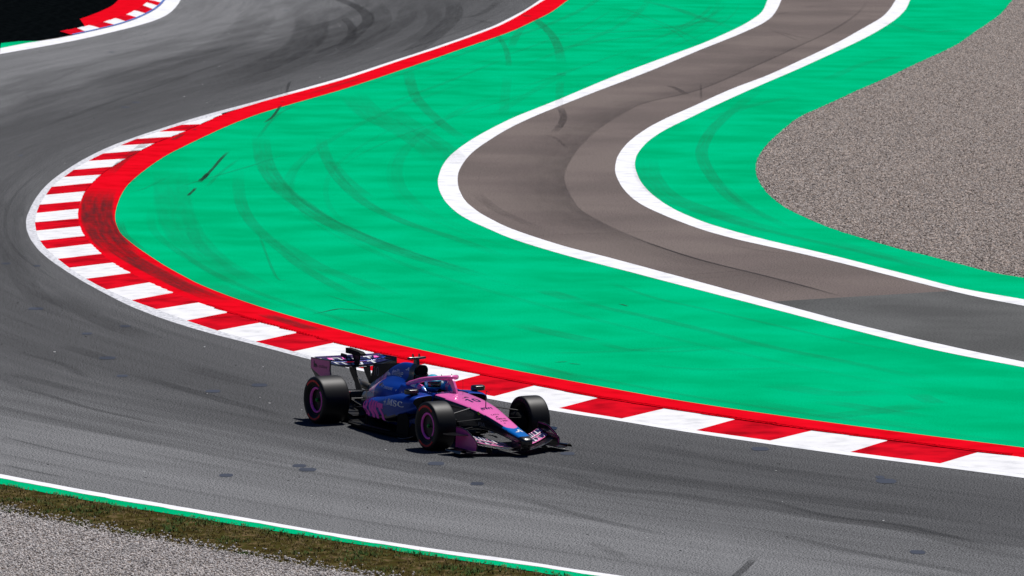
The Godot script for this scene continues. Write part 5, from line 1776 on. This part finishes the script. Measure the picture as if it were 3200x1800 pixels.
func car_print(car: Node3D, skins: Dictionary) -> void:
	var right := Vector3(0, 0, 1)
	var cover: Shape = skins.cover
	var pod: Shape = skins.pod
	var nose: Shape = skins.nose
	var cock: Shape = skins.cockpit
	var on_cover := func(u: float, v: float) -> Vector3: return Vector3(u, v, reach(cover, u, v, 2, 0.1) + 0.003)
	var on_pod := func(u: float, v: float) -> Vector3: return Vector3(u, v, reach(pod, u, v, 2, 0.5) + 0.003)
	var on_flank := func(u: float, v: float) -> Vector3: return Vector3(u, v, reach(nose, u, v, 2, 0.15) + 0.003)
	var on_cock := func(u: float, v: float) -> Vector3: return Vector3(u, v, reach(cock, u, v, 2, 0.33) + 0.006)
	# on top of the nose words read from the front: across the car, their feet towards the tip
	var on_nose := func(u: float, v: float) -> Vector3: return Vector3(-v, reach(nose, -v, -u, 1, 0.5) + 0.002, -u)
	var body := car.get_node("engine_cover")
	put(body, "lettering", laid(letters("enilive", false, false), Rect2(-2.61, 0.792, 0.40, 0.098), on_cover, right), mats.pale_print)
	put(body, "emblem", laid(outlines(BEAST), Rect2(-2.83, 0.762, 0.18, 0.082), on_cover, right), mats.pale_print)
	put(body, "emblem", laid(outlines(ARROW_A), Rect2(-2.16, 0.905, 0.12, 0.045), on_cover, right), mats.pale_print)
	put(body, "emblem", laid(disc(), Rect2(-2.62, 0.632, 0.085, 0.05), on_cover, right), mats.gold_print)
	put(body, "emblem", laid(disc(), Rect2(-2.60, 0.640, 0.05, 0.034), on_cover, right), mats.white_print)
	put(body, "lettering", laid(letters("Bap"), Rect2(-2.50, 0.628, 0.10, 0.044), on_cover, right), mats.white_print)
	put(body, "lettering", laid(letters("AVATURE"), Rect2(-2.36, 0.622, 0.27, 0.036), on_cover, right), mats.white_print)
	put(body, "emblem", laid(outlines(STAR), Rect2(-2.02, 0.612, 0.05, 0.04), on_cover, right), mats.pale_print)
	var side := car.get_node("sidepod")
	put(side, "lettering", laid(letters("MSC", true), Rect2(-1.63, 0.478, 0.46, 0.088), on_pod, right), mats.grey_print)
	put(side, "emblem", laid(outlines(STAR), Rect2(-1.78, 0.465, 0.11, 0.09), on_pod, right), mats.grey_print)
	put(side, "lettering", laid(outlines(HEAVY_B), Rect2(-2.56, 0.222, 0.235, 0.258), on_pod, right, 0.0, 0.022), mats.pink_print)
	put(side, "lettering", laid(outlines(HEAVY_W), Rect2(-2.30, 0.214, 0.285, 0.262), on_pod, right, -0.01, 0.022), mats.pink_print)
	put(side, "lettering", laid(outlines(HEAVY_T), Rect2(-2.00, 0.206, 0.225, 0.262), on_pod, right, -0.02, 0.022), mats.pink_print)
	put(side, "lettering", laid(letters("Delphi"), Rect2(-1.90, 0.186, 0.22, 0.03), on_pod, right), mats.dim_print)
	var tip := car.get_node("nose")
	put(tip, "lettering", laid(letters("10"), Rect2(-0.11, 0.20, 0.22, 0.20), on_nose, Vector3.UP), mats.navy_print)
	put(tip, "lettering", laid(letters("BWT"), Rect2(-0.095, -0.17, 0.19, 0.085), on_nose, Vector3.UP), mats.navy_print)
	put(tip, "emblem", laid(outlines(ARROW_A), Rect2(-0.09, 0.455, 0.12, 0.07), on_nose, Vector3.UP), mats.black_print)
	put(tip, "lettering", laid(letters("CATO", false, false), Rect2(-0.085, -0.415, 0.13, 0.045), on_nose, Vector3.UP), mats.black_print)
	put(tip, "emblem", laid(outlines(ARROW_A), Rect2(-0.075, -0.50, 0.06, 0.045), on_nose, Vector3.UP), mats.black_print)
	put(tip, "lettering", laid(letters("PIRELLI"), Rect2(-0.085, -0.58, 0.15, 0.045), on_nose, Vector3.UP), mats.black_print)
	put(tip, "lettering", laid(letters("MSC", true), Rect2(-0.03, -0.66, 0.09, 0.042), on_nose, Vector3.UP), mats.black_print)
	put(tip, "emblem", laid(outlines(STAR), Rect2(-0.075, -0.66, 0.035, 0.042), on_nose, Vector3.UP), mats.black_print)
	put(tip, "emblem", laid(outlines(STAR), Rect2(-0.065, -0.745, 0.045, 0.05), on_nose, Vector3.UP), mats.black_print)
	put(tip, "emblem", laid(outlines(ARROW_A), Rect2(-0.062, -1.08, 0.125, 0.105), on_nose, Vector3.UP), mats.white_print)
	put(tip, "lettering", laid(letters("FIA"), Rect2(0.22, 0.345, 0.16, 0.05), on_flank, right), mats.dim_print)
	put(car.get_node("cockpit"), "emblem", laid(outlines(STAR), Rect2(-1.84, 0.60, 0.06, 0.04), on_cock, right), mats.pale_print)
	var flat_at := func(z: float) -> Callable:
		return func(u: float, v: float) -> Vector3: return Vector3(u, v, z)
	put(car.get_node("fin"), "lettering", laid(letters("10", false, false), Rect2(-3.33, 0.70, 0.17, 0.14), flat_at.call(0.008), right), mats.dim_print)
	var end: Node = car.get_node("rear_wing").get_child(3)
	for k in car.get_node("rear_wing").get_children():
		if k.name == "endplate":
			end = k
	put(end, "lettering", laid(letters("enilive", false, false), Rect2(-4.02, 0.775, 0.27, 0.052), flat_at.call(0.578), right), mats.black_print)
	put(end, "emblem", laid(outlines(BEAST), Rect2(-4.19, 0.765, 0.14, 0.10), flat_at.call(0.578), right), mats.black_print)


func disc() -> Array:
	var p := []
	for k in 20:
		p.append(cos(TAU * k / 20))
		p.append(sin(TAU * k / 20))
	return outlines([p])


# ---- the driver: bones with a radius at each end, joined smoothly and skinned on a grid

func bone_mesh(bones: Array, lo: Vector3, hi: Vector3, cell: float, blend: float) -> Shape:
	var n := Vector3i(((hi - lo) / cell).ceil())
	var field := PackedFloat32Array()
	field.resize((n.x + 1) * (n.y + 1) * (n.z + 1))
	var id := 0
	for x in n.x + 1:
		for y in n.y + 1:
			for z in n.z + 1:
				var p := lo + Vector3(x, y, z) * cell
				var d := 1.0
				for b in bones:
					var a: Vector3 = b[0]
					var ab: Vector3 = b[1] - a
					var t := clampf((p - a).dot(ab) / maxf(ab.length_squared(), 1e-9), 0.0, 1.0)
					var e: float = p.distance_to(a + ab * t) - lerpf(b[2], b[3], t)
					var h := clampf(0.5 + 0.5 * (d - e) / blend, 0.0, 1.0)
					d = lerpf(d, e, h) - blend * h * (1.0 - h)
				field[id] = d
				id += 1
	var sy := n.z + 1
	var sx := sy * (n.y + 1)
	var s := Shape.new()
	var spot := {}
	for x in n.x:
		for y in n.y:
			for z in n.z:
				var k := x * sx + y * sy + z
				var c := [field[k], field[k + 1], field[k + sy], field[k + sy + 1], field[k + sx], field[k + sx + 1], field[k + sx + sy], field[k + sx + sy + 1]]
				var inside := 0
				for q in c:
					if q < 0.0:
						inside += 1
				if inside == 0 or inside == 8:
					continue
				var sum := Vector3.ZERO
				var count := 0
				for e in [[0, 1], [2, 3], [4, 5], [6, 7], [0, 2], [1, 3], [4, 6], [5, 7], [0, 4], [1, 5], [2, 6], [3, 7]]:
					var f0: float = c[e[0]]
					var f1: float = c[e[1]]
					if (f0 < 0.0) != (f1 < 0.0):
						var t := f0 / (f0 - f1)
						var p0 := Vector3(e[0] >> 2, (e[0] >> 1) & 1, e[0] & 1)
						var p1 := Vector3(e[1] >> 2, (e[1] >> 1) & 1, e[1] & 1)
						sum += p0.lerp(p1, t)
						count += 1
				var grad := Vector3(c[4] + c[5] + c[6] + c[7] - c[0] - c[1] - c[2] - c[3], c[2] + c[3] + c[6] + c[7] - c[0] - c[1] - c[4] - c[5], c[1] + c[3] + c[5] + c[7] - c[0] - c[2] - c[4] - c[6])
				spot[k] = s.vert(lo + (Vector3(x, y, z) + sum / count) * cell, grad.normalized())
	for k in spot:
		for ax in [[sx, sy, 1], [sy, 1, sx], [1, sx, sy]]:
			var k2: int = k + ax[0]
			if k2 < field.size() and (field[k] < 0.0) != (field[k2] < 0.0):
				var q := [k, k - ax[1], k - ax[1] - ax[2], k - ax[2]]
				if spot.has(q[1]) and spot.has(q[2]) and spot.has(q[3]):
					s.face(spot[q[0]], spot[q[1]], spot[q[2]])
					s.face(spot[q[0]], spot[q[2]], spot[q[3]])
	return s


func make_driver() -> void:
	var man := group(self, "person", Vector3(-0.412, 0, 0), -deg_to_rad(60.12))
	tag(man, "driver in a cyan helmet and dark blue suit seated in the racing car", "person")
	var bones := [
		[Vector3(-1.60, 0.38, 0), Vector3(-1.56, 0.52, 0), 0.13, 0.13], [Vector3(-1.56, 0.52, 0), Vector3(-1.54, 0.60, 0), 0.12, 0.065], [Vector3(-1.54, 0.60, 0), Vector3(-1.51, 0.68, 0), 0.062, 0.058],
	]
	for s in [1.0, -1.0]:
		bones.append([Vector3(-1.55, 0.555, 0.05 * s), Vector3(-1.52, 0.55, 0.155 * s), 0.07, 0.055])
		bones.append([Vector3(-1.52, 0.55, 0.155 * s), Vector3(-1.36, 0.47, 0.175 * s), 0.052, 0.042])
		bones.append([Vector3(-1.36, 0.47, 0.175 * s), Vector3(-1.16, 0.53, 0.145 * s), 0.042, 0.030])
		bones.append([Vector3(-1.55, 0.40, 0.07 * s), Vector3(-1.12, 0.42, 0.10 * s), 0.085, 0.07])
	var body := bone_mesh(bones, Vector3(-1.78, 0.22, -0.30), Vector3(-1.02, 0.76, 0.30), 0.02, 0.035)
	for s in [1.0, -1.0]:
		# a gloved hand closed round the grip
		var wrist := Vector3(-1.16, 0.53, 0.145 * s)
		var palm := Vector3(-1.115, 0.548, 0.145 * s)
		var hand := [[wrist, palm, 0.027, 0.026], [palm + Vector3(0, 0.022, 0), palm - Vector3(0, 0.03, 0), 0.022, 0.020]]
		for q in 4:
			var y := 0.026 - q * 0.019
			var a := palm + Vector3(0.005, y, 0.01 * s)
			var long: float = [0.034, 0.038, 0.036, 0.028][q]
			var b := a + Vector3(long, 0, 0.004 * s)
			var c := b + Vector3(0.006, 0, -0.026 * s)
			hand.append([a, b, 0.010, 0.0095])
			hand.append([b, c, 0.0095, 0.0085])
			hand.append([c, c + Vector3(-0.018, 0, -0.004 * s), 0.0085, 0.008])
		hand.append([palm + Vector3(-0.01, 0.012, -0.016 * s), palm + Vector3(0.012, 0.034, -0.028 * s), 0.011, 0.010])
		hand.append([palm + Vector3(0.012, 0.034, -0.028 * s), palm + Vector3(0.034, 0.036, -0.026 * s), 0.010, 0.0085])
		joined(body, bone_mesh(hand, palm - Vector3(0.075, 0.075, 0.06), palm + Vector3(0.08, 0.07, 0.06), 0.007, 0.008))
	put(man, "body", body, mats.suit)
	# helmet: a lathed shell drawn out at the chin, with its visor
	var at := Vector3(-1.50, 0.772, 0)
	var rows := []
	for i in 25:
		var v := PI * i / 24.0
		var row := PackedVector3Array()
		for j in 40:
			var a := TAU * j / 40
			var d := Vector3(sin(v) * cos(a), cos(v), sin(v) * sin(a))
			var p := d * Vector3(0.142, 0.132, 0.122)
			if d.y < 0.0:
				p.x *= 1.0 + 0.18 * maxf(0.0, d.x) * -d.y
				p.y *= 0.95
			row.append(at + p)
		rows.append(row)
	var shell := skin(rows, true, 3, func(c: Vector3) -> int:
		var q := c - at
		if q.x > 0.035 and q.y < 0.035 and q.y > -0.055:
			return 1
		return 2 if q.y < -0.06 else 0)
	var helmet := put(man, "helmet", shell[0], mats.helmet)
	put(helmet, "visor", shell[1], mats.visor)
	put(helmet, "chin_guard", shell[2], mats.bright_blue)
	put(helmet, "visor_strip", tube([at + Vector3(0.055, 0.047, 0.112), at + Vector3(0.115, 0.045, 0.075), at + Vector3(0.142, 0.043, 0.0), at + Vector3(0.115, 0.045, -0.075), at + Vector3(0.055, 0.047, -0.112)], [0.008, 0.009, 0.009, 0.009, 0.008], 8), mats.helmet)
